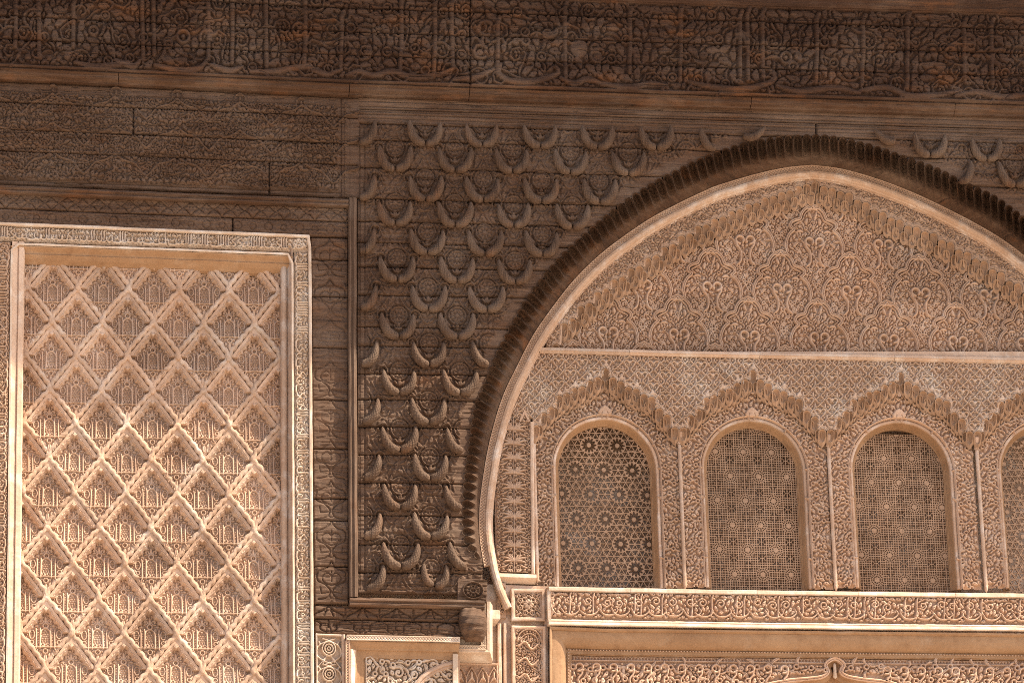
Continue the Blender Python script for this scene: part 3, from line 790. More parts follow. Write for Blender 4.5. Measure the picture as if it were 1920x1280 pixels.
for x, y, w_ in PAIRS:
    if w_ == 'x':
        put_cone(x+6, y-8, -1, .2, .85); put_cone(x+6, y-4, 1, -.1, .85); continue
    if w_ != 'r': put_cone(x, y, -1)
    if w_ != 'l': put_cone(x, y, 1)
put_cone(1394, 252, 1, .55, .95); put_cone(1676, 262, -1, -.5, .95)

# --- rounded cedar corbel at the springing
def make_corbel():
    o = thing('wooden_corbel', 'dark rounded cedar corbel under the left springing of the arch', 'corbel', at=P(880, 1170, 0))
    G = []
    for t in np.linspace(0, 1, 26):
        hw_ = 27*math.sin(math.pi*(.22+.66*t))**.55; bow = math.sin(math.pi*(.10+.86*t))**.7; row = []
        for u in np.linspace(-1, 1, 26):
            q = max(0., 1-u*u)**.5
            row.append((884+5*t+hw_*u, 1137+66*t, -.03+.125*bow*q**.8+.006*math.sin(u*9+t*14)*q+.004*math.sin(t*31)))
        G.append(row)
    G = np.array(G); W = P(G[..., 0], G[..., 1], G[..., 2])
    new_obj('corbel_body', grid_mesh('corbel_body', W), M['wood'], o)
    f = Field(0, 0, 50, 46, 1.2)
    f.ring(26, 24, 17, 1.4, 3); f.ring(26, 24, 11, 1, 2.4); f.ring(26, 24, 5, 1.1, 2.6)
    for q in range(10): f.leaf(26+6*math.cos(q*.628), 24+6*math.sin(q*.628), q*.628, 9, 1.6, 2.2, curl=.3)
    cracks(f, 14, 5, 2.4); W = ruled(f, weather(f.done(), 8, .6), [(858, 1084), (914, 1086)], [(858, 1126), (912, 1128)], .012)
    new_obj('carved_block', grid_mesh('carved_block', W, skirt=.03), M['wood'], o)
make_corbel()

# ------------------------------------------------------------------ left stucco panel: lattice of arched lozenges in an inscription frame
def make_sebka():
    o = thing('lozenge_relief', 'tall pink stucco panel of interlaced arched lozenges inside an inscription frame at the left', 'stucco panel', at=P(300, 860, -.05))
    # inscription bands
    f = Field(0, 0, 622, 27, 1.15); script_band(f, 4, 582, 1, 26, 1.35, 4.2, seed=12, foliage=.7, soft=1.1)
    f.ring(602, 13, 9, 1.5, 4); f.ring(602, 13, 4, 1.3, 4)
    for q in range(8): f.leaf(602+3*math.cos(q*.785), 13+3*math.sin(q*.785), q*.785, 9, 1.6, 3.6, curl=.2)
    W = ruled(f, f.done(), [(-40, 423), (82, 428), (579, 448)], [(-40, 450), (82, 455), (579, 473)], -.022)
    new_obj('inscription_band', grid_mesh('inscription_band', W, skirt=.02), M['stucco_pale'], o)
    f = Field(0, 0, 832, 27, 1.15); script_band(f, 4, 828, 1, 26, 1.35, 4.2, seed=23, foliage=.7, soft=1.1)
    W = ruled(f, f.done(), [(577.5, 474), (583.5, 1310)], [(550.5, 474), (553, 1310)], -.022)
    new_obj('inscription_band', grid_mesh('inscription_band', W, skirt=.02), M['stucco_pale'], o)
    f = Field(0, 0, 850, 52, 1.2); script_band(f, 4, 846, 22, 51, 1.35, 4.2, seed=34, foliage=.7, soft=1.1)
    f.stroke([(0, 21), (850, 21)], 1.2, 4.2); infill(f, 4, 1.15, rmin=1.0, rmax=2.6)
    W = ruled(f, f.done(), [(-38, 452), (-50, 1310)], [(20.5, 455), (10, 1310)], -.022)
    new_obj('inscription_band', grid_mesh('inscription_band', W, skirt=.02), M['stucco'], o)
    # fillets
    fil = [(.0085, -.05), (.0085, .008), (.004, .012), (-.005, .011), (-.0085, .004), (-.0085, -.03)]
    new_obj('outer_fillet', sweep('outer_fillet', pxpath([(-50, 418), (82, 423), (330, 433.5), (580.5, 443.5), (585.5, 1310)], 0., 24), fil), M['stucco_pale'], o)
    fil2 = [(.006, -.03), (.006, .001), (-.004, .002), (-.006, -.004), (-.006, -.03)]
    new_obj('inner_fillet', sweep('inner_fillet', pxpath([(13, 1310), (22.5, 457), (300, 467), (548, 476.5), (551.5, 1310)], 0., 24), fil2), M['stucco_pale'], o)
    # head soffit (warm bounce in its colour), left jamb, right reveal with rounded edge
    k = PX
    hs = [(0, -.002), (-2*k, -.004), (-8*k, -.030), (-11*k, -.034), (-13*k, -.030), (-20*k, -.052), (-27*k, -.084), (-29*k, -.115)]
    new_obj('head_soffit', sweep('head_soffit', pxpath([(20, 460), (300, 470), (549, 480)], -.002, 24), hs), M['bounce_ochre'], o)
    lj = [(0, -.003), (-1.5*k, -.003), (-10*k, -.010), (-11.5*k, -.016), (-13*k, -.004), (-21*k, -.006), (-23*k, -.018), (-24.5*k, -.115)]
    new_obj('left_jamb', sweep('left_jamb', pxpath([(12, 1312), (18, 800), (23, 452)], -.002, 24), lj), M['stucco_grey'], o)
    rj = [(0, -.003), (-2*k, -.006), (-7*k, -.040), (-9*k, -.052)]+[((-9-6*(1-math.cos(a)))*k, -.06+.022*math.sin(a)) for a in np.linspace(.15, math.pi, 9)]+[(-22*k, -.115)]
    new_obj('right_jamb', sweep('right_jamb', pxpath([(549, 466), (550, 800), (552, 1312)], -.002, 24), rj), M['stucco_plain'], o)
    bk = P(np.array([[10, 560], [10, 560]], float), np.array([[440, 440], [1320, 1320]], float), -.155)
    new_obj('ground_plaster', grid_mesh('ground_plaster', bk), M['stucco'], o)
    # one lozenge: multifoil arch over a carved niche
    def lozenge(var):
        f = Field(-50, -3, 50, 130, .72); X, Y = np.meshgrid(f.xs, f.ys); R = random.Random(var)
        L = math.hypot(47, 63); dl = (Y*47+X*63)/L; dr = (Y*47-X*63)/L      # distance inside the two upper edges
        sl_ = (Y*63-X*47)/L; sr = (Y*63+X*47)/L
        dl2 = dl+1.35*np.cos(sl_*2*np.pi/15.5); dr2 = dr+1.35*np.cos(sr*2*np.pi/15.5); d = np.minimum(dl2, dr2)
        circ = [(0, 31, 9), (0, 38, 11), (8.5, 43, 9), (-8.5, 43, 9), (16, 52, 8.5), (-16, 52, 8.5), (20, 64, 12), (-20, 64, 12), (0, 60, 22)]
        O = np.full(X.shape, -99.)
        for a, b, r in circ: O = np.maximum(O, r-np.hypot(X-a, Y-b))
        low = np.where(Y > 64, 60., -99.); O = np.maximum(O, low)
        sm = lambda v, w: (lambda q: q*q*(3-2*q))(np.clip(v/w+.5, 0, 1))
        top = np.where(Y < 76, 1., 0.)
        d0 = np.minimum(dl, dr)
        ramp_ = -8.0+13.0*np.clip((Y-42)/50, 0, 1)                    # hollow under the hood, coming forward towards the foot
        fade_ = np.where(Y < 70, 1, np.clip((79-Y)/9, 0, 1))
        rib = sm(9.4-d, 1.5)*fade_*np.where(d0 > -2, 1, 0)
        step1 = -9+17.0*sm(-(O)+.3, 1.1)*fade_; step2 = -9+11.0*sm(-(O-2.8), 1.1)*fade_
        dent = 1.8*((np.sin((X*.9+Y)*1.55) > 0)*1.)*((O > -3.4) & (O < -.6))*fade_
        base_h = np.maximum(ramp_, np.where(d0 > 2, np.maximum(step1-dent, step2), 2))
        shell = base_h
        f.h[:] = 0
        # fan above the niche
        for a in (-.75, -.25, .25, .75): f.leaf(0, 26, -1.57+a*.8, 9, 1.2, 9.8, curl=0, soft=.9)
        hh = 4.4
        k = dict(soft=.9)
        for s in (-1, 1):
            f.stroke([(s*9.5, 54), (s*9, 60), (s*9.5, 92)], 1.5, hh+.8, **k)
            f.stroke([(s*17, 55), (s*16, 62), (s*16.5, 93), (s*18.5, 96)], 1.45, hh+.8, **k)
            f.arc(s*0, 64, 8.4, -math.pi/2, -math.pi/2+s*1.5, 1.4, hh+.4, ry=9.5, **k)
            f.spiral(s*8, 41, 5.2, 1.57-s*.6, s*1.1, 1.2, hh, **k); f.dot(s*8, 41, 1.7, hh, **k)
            a = np.linspace(0, 2*math.pi, 15); f.stroke(np.c_[s*24+4.8*np.cos(a), 66+8*np.sin(a)], 1.2, hh, **k)
            for q in range(9): f.dot(s*24+((q % 3)-1)*2.3, 62+(q//3)*3.4, .85, 4.6, soft=.8)
            f.ring(s*24, 81, 3.6, 1.2, hh, **k); f.dot(s*24, 81, 1.1, hh, **k); f.leaf(s*31, 74, 1.57+s*.6, 9, 1.6, hh-.6, curl=-s*.6, **k)
            f.leaf(s*12, 100, 1.2+(.75 if s < 0 else 0), 11, 1.7, hh-.8, curl=-s*1.2, **k); f.arc(s*18, 95, 4.2, 0 if s > 0 else 0, math.pi, 1.2, hh, **k)
            f.leaf(s*5, 112, 1.57-s*.5, 10, 1.4, hh-1, curl=s*.5, **k)
            f.ring(s*4.6, 85, 2.5, 1, hh-.8, **k)
        f.stroke([(-27, 90), (27, 90)], 1.35, hh+1, **k)
        f.ring(0, 49.5, 4.6, 1.5, hh+1, **k); f.dot(0, 49.5, 1.3, hh, **k)
        f.leaf(0, 45, -1.57, 12+R.uniform(-1, 2), 2.2, hh+.8, curl=0, **k); f.leaf(-2, 44, -2.1, 7, 1.2, hh, curl=.5, **k); f.leaf(2, 44, -1.04, 7, 1.2, hh, curl=-.5, **k)
        f.ring(0, 97.5, 4.3, 1.35, hh+.6, **k); f.dot(0, 97.5, 1.2, hh, **k); f.leaf(0, 103, 1.57, 14, 3.0, hh, curl=0, vein=1.6, **k)
        for q in range(16):
            yy = 62+(q//4)*4; f.dot(((q % 4)-1.5)*3.1+(q//4 % 2)*1.4, yy, .95, 4.6, soft=.8)
        for q in range(3): f.dot((q-1)*4.5, 80, 1.2, 3.2, soft=.8)
        okay = (O > 2.2) & (d0 > 12.5) | ((Y > 76) & (d0 > 4) & ((126-Y)*47-np.abs(X)*63 > 90))
        infill(f, 3.6, gap=1.1, rmin=.85, rmax=2.2, passes=2, keep=okay)
        z = np.where(okay | (f.h > 6), np.maximum(shell, ramp_+f.done(gain=1.25)), shell) if False else np.maximum(shell, np.where(f.h > 6, f.h, np.where((O > 1.0) & (rib < .2), ramp_+f.done(gain=1.25), -20)))
        n = 104; A = np.linspace(0, 1, n)
        a, b = np.meshgrid(A, A, indexing='ij')          # a: to the left corner, b: to the right corner
        x = (b-a)*47; y = (a+b)*63
        gx = (x-f.x0)/(f.x1-f.x0)*(f.nx-1); gy = (y-f.y0)/(f.y1-f.y0)*(f.ny-1)
        i = np.clip(gx.astype(int), 0, f.nx-2); j = np.clip(gy.astype(int), 0, f.ny-2); u = gx-i; v = gy-j
        H = z[j, i]*(1-u)*(1-v)+z[j, i+1]*u*(1-v)+z[j+1, i]*(1-u)*v+z[j+1, i+1]*u*v
        H += .25*vnoise(n, n, 9, 9, 70+var)
        G = np.stack([x*PX*1.004, -H*PX, -y*PX*1.004], -1)
        niche = grid_mesh('niche', G, skirt=.03)
        # the raised lobed band that arches over the niche, a strip of plain plaster with its own edges
        r = Field(-60, -10, 60, 78, .80); 
        for s in (-1, 1):
            c = smooth_curve([(0, .5), (s*9, 9.5), (s*20, 23), (s*33, 39), (s*43, 52), (s*47.5, 61), (s*47, 66)], 1.5); nn = normals(c)
            q = np.arange(len(c))*1.5; ph = R.uniform(-.6, .6)
            off = (.9*np.sin(q*2*np.pi/15.5+ph)-1.0+1.2*np.sin(np.pi*q/q[-1]))*s
            wd = 4.5+.5*np.cos(q*2*np.pi/15.5+ph)+np.interp(q, [0, 6, 70, q[-1]], [.6, 0, 0, .4])
            r.stroke(c-nn*off[:, None], wd, 11.5, soft=1.7, dome=.12)
            cc = (c-nn*off[:, None])
            r.stroke(cc[4:-4]+nn[4:-4]*s*3.2, .4, 1.2, soft=.9, dome=0, cut=True)
        zr = r.done(gain=1.0)+.35*vnoise(r.nx, r.ny, 7, 7, 90+var)
        XR, YR = np.meshgrid(r.xs, r.ys); mk = r.h > .8
        GR = np.stack([XR*PX*1.004, -np.maximum(zr, .2)*PX, -YR*PX*1.004], -1)
        return niche, grid_mesh('arch_rib', GR, mk[:-1, :-1] | mk[1:, 1:] | mk[:-1, 1:] | mk[1:, :-1])
    meshes = [lozenge(v) for v in range(3)]
    c00, c10, c01, c11 = (P(100, 477, -.085), P(476, 483.5, -.085), P(83, 1252, -.085), P(476, 1258, -.085))
    for r in range(-1, 14):
        for c in np.arange(-1.0 if r % 2 == 0 else -.5, 4.6, 1.0):
            u, v = c/4, r/12
            p = (c00*(1-u)+c10*u)*(1-v)+(c01*(1-u)+c11*u)*v
            ml = meshes[rnd.randrange(3)]
            q = new_obj('niche', ml[0], M['stucco'], o, loc=(p[0]+rnd.uniform(-.003, .003), .106+rnd.uniform(-.003, .003), p[2]+rnd.uniform(-.003, .003)))
            rb = new_obj('arch_rib', ml[1], M['rib']); rb.parent = q; rb.location = (0, rnd.uniform(-.003, .003), 0)
            q.scale = (1, rnd.uniform(.88, 1.14), 1.012); q.rotation_euler = (rnd.uniform(-.012, .012), rnd.uniform(-.012, .012), rnd.uniform(-.012, .012))
make_sebka()

# ------------------------------------------------------------------ arched recess: stucco
k = PX
def net_field(L, H, cell, w=.9, h=2.6, res=.95):
    f = Field(0, 0, L, H, res); n = int(L/cell)+2
    for q in range(-1, n):
        for s in (0, 1):
            a, b = (q*cell, (q+H/cell)*cell)
            p = [(a, 0 if s else H), (b, H if s else 0)]
            f.stroke([p[0], ((a+b)/2, H/2), p[1]], w, h, soft=.9, dome=.1)
    f.stroke([(0, .6), (L, .6)], 1.2, h+.6, soft=.9); f.stroke([(0, H-.6), (L, H-.6)], 1.2, h+.6, soft=.9)
    return f

def make_arch_band():
    o = thing('stucco_archivolt', 'pale rounded stucco moulding with a netted edge following the big arch', 'archivolt', at=P(1520, 330, -.28))
    px = np.vstack([smooth_curve(INN, 6), smooth_curve(INN_R, 6)[1:]])
    w = wall(px[:, 0], px[:, 1], DARCH)
    f = net_field(1640, 11, 5.5, res=1.05)
    G = path_relief(f, f.done(gain=1.2), w, 0, -11*k, DARCH)
    new_obj('net_strip', grid_mesh('net_strip', G, skirt=.02), M['stucco'], o)
    tail = smooth_curve([(951, 722), (937, 757), (924, 801), (913, 847), (903, 909), (898, 960), (899, 1012), (907, 1062), (914, 1090), (924, 1118), (937, 1146)][::-1], 6)
    full = np.vstack([tail, smooth_curve(INN, 6)[np.argmin(abs(smooth_curve(INN, 6)[:, 1]-716)):], smooth_curve(INN_R, 6)[1:]])
    w2 = wall(full[:, 0], full[:, 1], DARCH)
    pr = [(-10.5*k, DARCH-.02), (-11*k, DARCH+.010), (-13*k, DARCH+.017), (-17*k, DARCH+.020), (-21*k, DARCH+.017), (-23*k, DARCH+.006), (-24*k, DARCH-.004), (-26*k, DARCH-.010), (-26.5*k, DARCH-.026), (-28.5*k, DARCH-.03), (-29*k, DARCH-.075)]
    new_obj('rounded_moulding', sweep('rounded_moulding', w2, pr), M['stucco_plain'], o)
make_arch_band()

def muq_mesh(w, hgt, dep, rise=.5):
    """hooded niche: a rimmed round hollow over a ridged drop that runs back to the wall (metres)"""
    a = w*.5; nx = 25; ny = int(nx*(hgt+a)/w)+1
    X, Y = np.meshgrid(np.linspace(-a, a, nx), np.linspace(-a*1.0, hgt, ny))
    rim = .085*w; ai = a-rim
    arch = np.where(Y < 0, np.hypot(X, Y), np.abs(X))                                  # distance from the arch axis
    s = np.clip(1-(arch/ai)**2-np.clip(Y/(hgt*.62), 0, 1)**2*(1-.3*np.abs(X)/a), 0, 1)
    d = dep*np.clip(Y/hgt, 0, 1)**1.1+.46*w*np.sqrt(s)
    rid = np.clip(1-np.abs(X)/(.24*w), 0, 1)*np.clip((Y/hgt-.30)/.3, 0, 1)
    d = d-rid*.16*w+.16*w*np.clip((np.abs(X)/a-.55)/.45, 0, 1)*np.clip(Y/hgt, 0, 1)
    keep = (arch <= a*1.001) & (np.abs(X) <= a*(1-np.clip((Y/hgt-.5)/.5, 0, 1)**1.4)+.03*w)
    G = np.stack([X, d, -Y], -1)
    return grid_mesh('muqarnas_cell', G, keep[:-1, :-1] | keep[1:, 1:] | keep[1:, :-1] | keep[:-1, 1:])

def seat_cells(owner, pts, me, d, mat, group=None):
    for x, y in pts:
        p = P(x, y, d); c = new_obj('muqarnas_cell', me, mat, owner, loc=p); s = rnd.uniform(.96, 1.04); c.scale = (1.0, s, s)

LIPX = [1030, 1042, 1064, 1089, 1139, 1180, 1221, 1261, 1302, 1360, 1420, 1457, 1493, 1521, 1553, 1597, 1633, 1667, 1697, 1753, 1797, 1847, 1890, 1920, 1985]
LIPY = [664, 646, 609, 584, 543, 515, 490, 462, 437, 409, 385, 371, 360, 346, 358, 371, 395, 411, 426, 446, 472, 499, 529, 549, 598]
def cell_row(x0, x1, w, line, stair=2, drop=0.0):
    out = []; n = int(round((x1-x0)/w))
    for i in range(n):
        x = x0+(i+.5)*(x1-x0)/n; y0 = line(x); y1 = line(x+w*.5*(1 if i % 2 else -1))
        out.append((x, (y0*.45+y1*.55)+drop+(rnd.uniform(-.6, .6))))
    return out

def lip_profile(cells, w, rise=.5):
    c = np.array(cells)
    def g(x):
        d = (x[..., None]-c[:, 0])/(w*.5); y = c[:, 1]-np.sqrt(np.clip(1-d**2, 0, 1))*w*rise
        return np.where(np.abs(d) <= 1.02, y, 1e4).min(-1)
    return g

def make_tympanum():
    o = thing('carved_tympanum', 'pointed stucco tympanum of interlacing lobed arches and paired scrolls under the big arch', 'tympanum', at=P(1521, 655, -.36))
    # interlacing lobed arches, two staggered rows per panel
    TW, TH = 130.0, 178.0
    f = Field(0, 0, TW, TH, .78, period=(TW, TH))
    kk = dict(soft=1.0)
    for cx, cy in ((0, 0), (65, 89)):
        fil = [(0, 34, 1), (-14, 44, 0), (14, 44, 0), (0, 56, 1), (-26, 62, 0), (26, 62, 0), (-32, 84, 1), (32, 84, 1), (-36, 98, 0), (36, 98, 0), (-22, 96, 0), (22, 96, 0), (-24, 110, 1), (24, 110, 1), (-14, 118, 0), (14, 118, 0),
               (-44, 20, 1), (44, 20, 1), (-56, 34, 0), (56, 34, 0), (-62, 14, 1), (-30, 8, 0), (30, 8, 0), (-50, 6, 0), (50, 6, 0), (-60, 56, 0), (60, 56, 0), (-62, 72, 1), (0, 132, 1), (-12, 140, 0), (12, 140, 0), (0, 150, 0)]
        for (x, y, t) in fil:
            X, Y = cx+x, cy+y; s = 1 if x >= 0 else -1
            if t: f.spiral(X, Y, 6.0, 1.57-s*1.3, s*1.2, 1.25, 5.0, inner=.35, **kk); f.dot(X, Y, 1.8, 5.2, **kk)
            else: f.ring(X, Y, 2.7, 1.3, 5.4, **kk)
            f.leaf(X+s*3, Y-3, -1.2*s if s > 0 else math.pi+1.2, 12, 1.75, 5.2, curl=s*1.3, vein=1.2, **kk)
            f.leaf(X-s*2, Y+4, 1.57+s*.8, 10, 1.4, 4.6, curl=-s*1.4, **kk)
        for s in (-1, 1):
            X = lambda q: cx+s*q
            out = [(0, 0), (8, 4), (16, 9.5), (22, 18), (25, 27), (35, 30), (43, 36), (42, 44), (37, 48), (45, 55), (51, 66), (54, 79), (52, 89), (58, 96), (65, 89)]
            c = smooth_curve([(X(a), cy+b) for a, b in out], 3.2); f.stroke(c, 3.1, 8.2, soft=1.1, dome=.15); 
            c2 = smooth_curve([(X(a), cy+b) for a, b in [(0, 7), (7, 10), (15, 17), (20, 29), (32, 36), (37, 40), (30, 46)]], 3.2); f.stroke(c2, 1.4, 6.8, **kk)
            f.stroke(c, .6, 2.4, cut=True, soft=.9, dome=0)
            # paired question-mark scrolls
            f.arc(X(9.5), cy+70, 7.2, 2.6 if s > 0 else .54, 2.6+5.2 if s > 0 else .54-5.2, 2.5, 8.0, **kk)
            q = smooth_curve([(X(16.8), cy+70), (X(16), cy+79), (X(10), cy+88), (X(8), cy+98), (X(10), cy+110), (X(17), cy+117)], 3); f.stroke(q, [2.5]*(len(q)-2)+[2, 1.2], 8.0, **kk)
            f.stroke([(X(3.5), cy+70), (X(15.5), cy+70)], .7, 3.4, **kk); f.stroke([(X(9.5), cy+64), (X(9.5), cy+76)], .7, 3.4, **kk)
            f.leaf(X(3), cy+24, -1.57+s*.5, 13, 2.6, 7.0, curl=-s*.8, **kk); f.leaf(X(11), cy+26, 1.57-s*.3, 12, 3.0, 7.2, curl=s*.9, **kk)
            f.leaf(X(30), cy+72, .5 if s > 0 else math.pi-.5, 13, 3.1, 6.6, curl=s*1.2, vein=1.8, **kk); f.leaf(X(4), cy+104, 1.57+s*.2, 12, 1.7, 6.2, curl=0, **kk)
            f.leaf(X(20), cy+52, -.4 if s > 0 else math.pi+.4, 14, 2.5, 6.2, curl=s*1.6, **kk)
        f.leaf(cx, cy+46, -1.57, 9, 2.6, 6.4, curl=0, **kk)
    infill(f, 5.4, gap=1.15, rmin=.9, rmax=2.8, passes=2)
    z = f.done(gain=1.65); 
    x = (f.xs-TW/2); y = f.ys; X, Y = np.meshgrid(x, y)
    dT = -.368; sc = np.linalg.norm(P(1586, 560, dT)-P(1456, 560, dT))/130; scz = abs((P(1521, 477, dT)-P(1521, 655, dT))[2])/TH
    base = .012*0
    G = np.stack([X*sc, -z*PX, -Y*scz], -1)
    me = grid_mesh('carved_field', G)
    p0 = P(1521, 387-89*0, dT); rowh = TH*scz
    for r in range(-1, 2):
        for c in range(-4, 5):
            # tile columns are centred half a bay off so that an arch stands on the axis
            q = new_obj('carved_field', me, M['stucco'], o, loc=(p0[0]+(c+.5)*TW*sc, -dT, P(1521, 657, dT)[2]+(1.5-r-.5)*rowh-rowh*0 if False else p0[2]-r*rowh))
    # spandrel strip with fine scrolls, cut along the hooded niches
    line = lambda x: np.interp(x, LIPX, LIPY)
    w = 15.6
    cells = cell_row(1034, 1521, w, line)+cell_row(1521, 1980, w, line)
    g = lip_profile(cells, w)
    f = Field(1024, 318, 1985, 668, 1.25)
    def ins(a, b): return b < float(g(np.array([a]))[0])+4 and b > float(np.interp(a, [p[0] for p in INN+INN_R[1:]], [p[1] for p in INN+INN_R[1:]]))+10
    scrolls(f, 1030, 330, 1985, 660, 15, 1.2, 3.6, seed=61, mode=0, inside=ins, soft=1.0)
    XX, YY = np.meshgrid(f.xs, f.ys); infill(f, 3.6, 1.4, rmin=.9, rmax=2.8, keep=(YY < g(XX)-6), seed=3)
    for off, ww, hh in ((1.0, 1.3, 3.3), (5.0, 1.2, 3.0)):
        xx = np.arange(1030, 1984, 1.6); yy = g(xx)-off
        f.cut *= 1; 
        if off == 1.0:
            for i in range(0, len(xx)-12, 11): f.stroke(np.c_[xx, yy][i:i+13], 3.2, 2.5, soft=1.0)
        for i in range(0, len(xx)-12, 11): f.stroke(np.c_[xx, yy][i:i+13], ww, hh, soft=1.0)
    X, Y = np.meshgrid(f.xs, f.ys); mk = Y < np.maximum(np.maximum(g(X-4), g(X+4)), g(X))+2.6
    mask = mk[1:, :-1] & mk[1:, 1:]
    W = P(X, Y, -.325); W[..., 1] -= f.done()*PX
    new_obj('scroll_spandrel', grid_mesh('scroll_spandrel', W, mask), M['stucco'], o)
    m1 = muq_mesh(w*k*1.02, 30*k, .036); m2 = muq_mesh(w*k*.92, 20*k, .026)
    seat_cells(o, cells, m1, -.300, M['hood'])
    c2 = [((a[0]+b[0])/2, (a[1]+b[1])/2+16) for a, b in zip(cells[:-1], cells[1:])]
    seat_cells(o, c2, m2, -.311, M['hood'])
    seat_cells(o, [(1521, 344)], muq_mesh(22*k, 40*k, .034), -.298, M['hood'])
make_tympanum()

# --- ledge between the tympanum and the arcade
o = thing('stucco_ledge', 'narrow worn stucco ledge between the tympanum and the four small arches', 'ledge', at=P(1470, 664, -.3))
cuts = [1012, 1180, 1425, 1678, 1985]
for a, b in zip(cuts[:-1], cuts[1:]):
    x = np.linspace(a+.4, b-.4, 6); y = np.interp(x, [1012, 1300, 1920, 1990], [655, 662, 674, 675.5])
    new_obj('ledge_block', sweep('ledge_block', wall(x, y, -.29), [(6*k, -.36), (5.2*k, -.298), (4*k, -.291), (-1.5*k, -.288), (-2*k, -.296), (-5*k, -.299), (-5.6*k, -.31), (-5.6*k, -.36)]), M['stucco_grey'], o)

# ------------------------------------------------------------------ arcade of small arches with pierced windows
BAYX = [1135.0, 1411.5, 1688.0, 1964.0]; BAYY = [693.0, 697.0, 700.5, 704.0]
LX = np.array([-138, -130, -112, -91, -64, -38, -20, -8, 0, 8, 20, 38, 64, 91, 112, 130, 138.])
LY = np.array([119, 108, 88, 60, 45, 35, 24, 10, 4, 10, 24, 35, 45, 60, 88, 108, 119.])
DS = -.330                                          # spandrel plane
def bay_cells():
    w = 14.5; n = 19; out = []
    for i in range(n):
        x = -137.75+(i+.5)*275.5/n; q = x+(3 if i % 2 else -3)*np.sign(-x)
        out.append((x, float(np.interp(q, LX, LY))))
    return out, w
BC, BWID = bay_cells()
ALLC = [(BAYX[b]+x, BAYY[b]+y+x*.013) for b in range(4) for x, y in BC]
GL = lip_profile(ALLC, BWID*1.03)

def make_arcade_spandrel():
    o = thing('arcade_spandrel', 'dusty pale stucco spandrels of small ogee scales above the four window arches', 'spandrel', at=P(1480, 740, DS))
    # ogee-scale motif
    TW, TH = 44.6, 41.5
    t = Field(0, 0, TW, TH, .62, period=(TW, TH)); kk = dict(soft=.95)
    for cx, cy in ((0, 0), (TW/2, TH/2)):
        for s in (-1, 1):
            X = lambda q: cx+s*q
            t.stroke(smooth_curve([(X(0), cy), (X(3.5), cy+3.5), (X(10), cy+6), (X(13.5), cy+11.5), (X(18), cy+16.5), (X(22.3), cy+20.75)], 2.2), 1.25, 4.6, **kk)
            t.arc(X(6.2), cy+12.5, 4.0, math.pi if s > 0 else 0, (math.pi+4.4) if s > 0 else -4.4, 1.45, 4.6, **kk)
            t.stroke(smooth_curve([(X(9.6), cy+14.6), (X(7.4), cy+19), (X(3.2), cy+22.5), (X(2.2), cy+26.5), (X(5.5), cy+30)], 2.2), 1.45, 4.6, **kk)
            t.leaf(X(12.5), cy+18, 1.57-s*.1, 9, 1.5, 4.4, curl=s*.7, **kk); t.dot(X(5.6), cy+12.8, 1.1, 4.0, **kk)
            t.leaf(X(5.5), cy+31, .4 if s > 0 else math.pi-.4, 6, 1.1, 4.2, curl=s*.5, **kk)
        t.leaf(cx, cy+8, 1.57, 10, 1.5, 4.4, curl=0, **kk); t.ring(cx, cy+35, 2.2, 1.0, 4.2, **kk)
    infill(t, 4.2, 1.0, rmin=.75, rmax=1.8, passes=1)
    T = t.done(gain=1.9)/GAIN
    f = Field(935, 661, 1985, 826, 1.12); X, Y = np.meshgrid(f.xs, f.ys)
    y0 = np.interp(X, [1012, 1300, 1920, 1990], [660, 667, 680, 681.5])
    gx = ((X-1135)/TW % 1)*(t.nx-1); gy = ((Y-y0-4)/TH % 1)*(t.ny-1)
    i = gx.astype(int); j = gy.astype(int); i1 = np.minimum(i+1, t.nx-1); j1 = np.minimum(j+1, t.ny-1); u = gx-i; v = gy-j
    f.h = T[j, i]*(1-u)*(1-v)+T[j, i1]*u*(1-v)+T[j1, i]*(1-u)*v+T[j1, i1]*u*v
    f.h[(Y-y0) < 4] = 3.2
    xx = np.arange(985, 1982, 1.5)
    yy = GL(xx); yy = np.where(yy > 5000, 815, yy)
    p = np.c_[xx, yy]
    for n in range(0, len(p)-12, 11):
        f.stroke(p[n:n+13]-(0, 2.2), 3.0, 2.4, soft=1.0); f.stroke(p[n:n+13]-(0, .6), 1.0, 3.2, soft=.9); f.stroke(p[n:n+13]-(0, 5.4), .9, 3.2, soft=.9)
    for b in range(4):
        for n in (3, 5, 7, 9, 11, 13, 15):
            a, c = BC[n]; a += BAYX[b]; c += BAYY[b]-8
            f.poly([(a-5, c-1), (a-2.5, c-7), (a, c-13), (a+2.5, c-7), (a+5, c-1)], 3.4, soft=1)
    # foot of every valley ends in a small drop
    mk = Y < np.where(X < 997, 786, np.minimum(np.maximum(np.maximum(GL(X-4), GL(X+4)), GL(X)), 824)+2.4)
    mask = mk[1:, :-1] & mk[1:, 1:]
    W = P(X, Y, DS); W[..., 1] -= f.done()*PX
    new_obj('scale_carving', grid_mesh('scale_carving', W, mask), M['stucco_grey'], o)
make_arcade_spandrel()

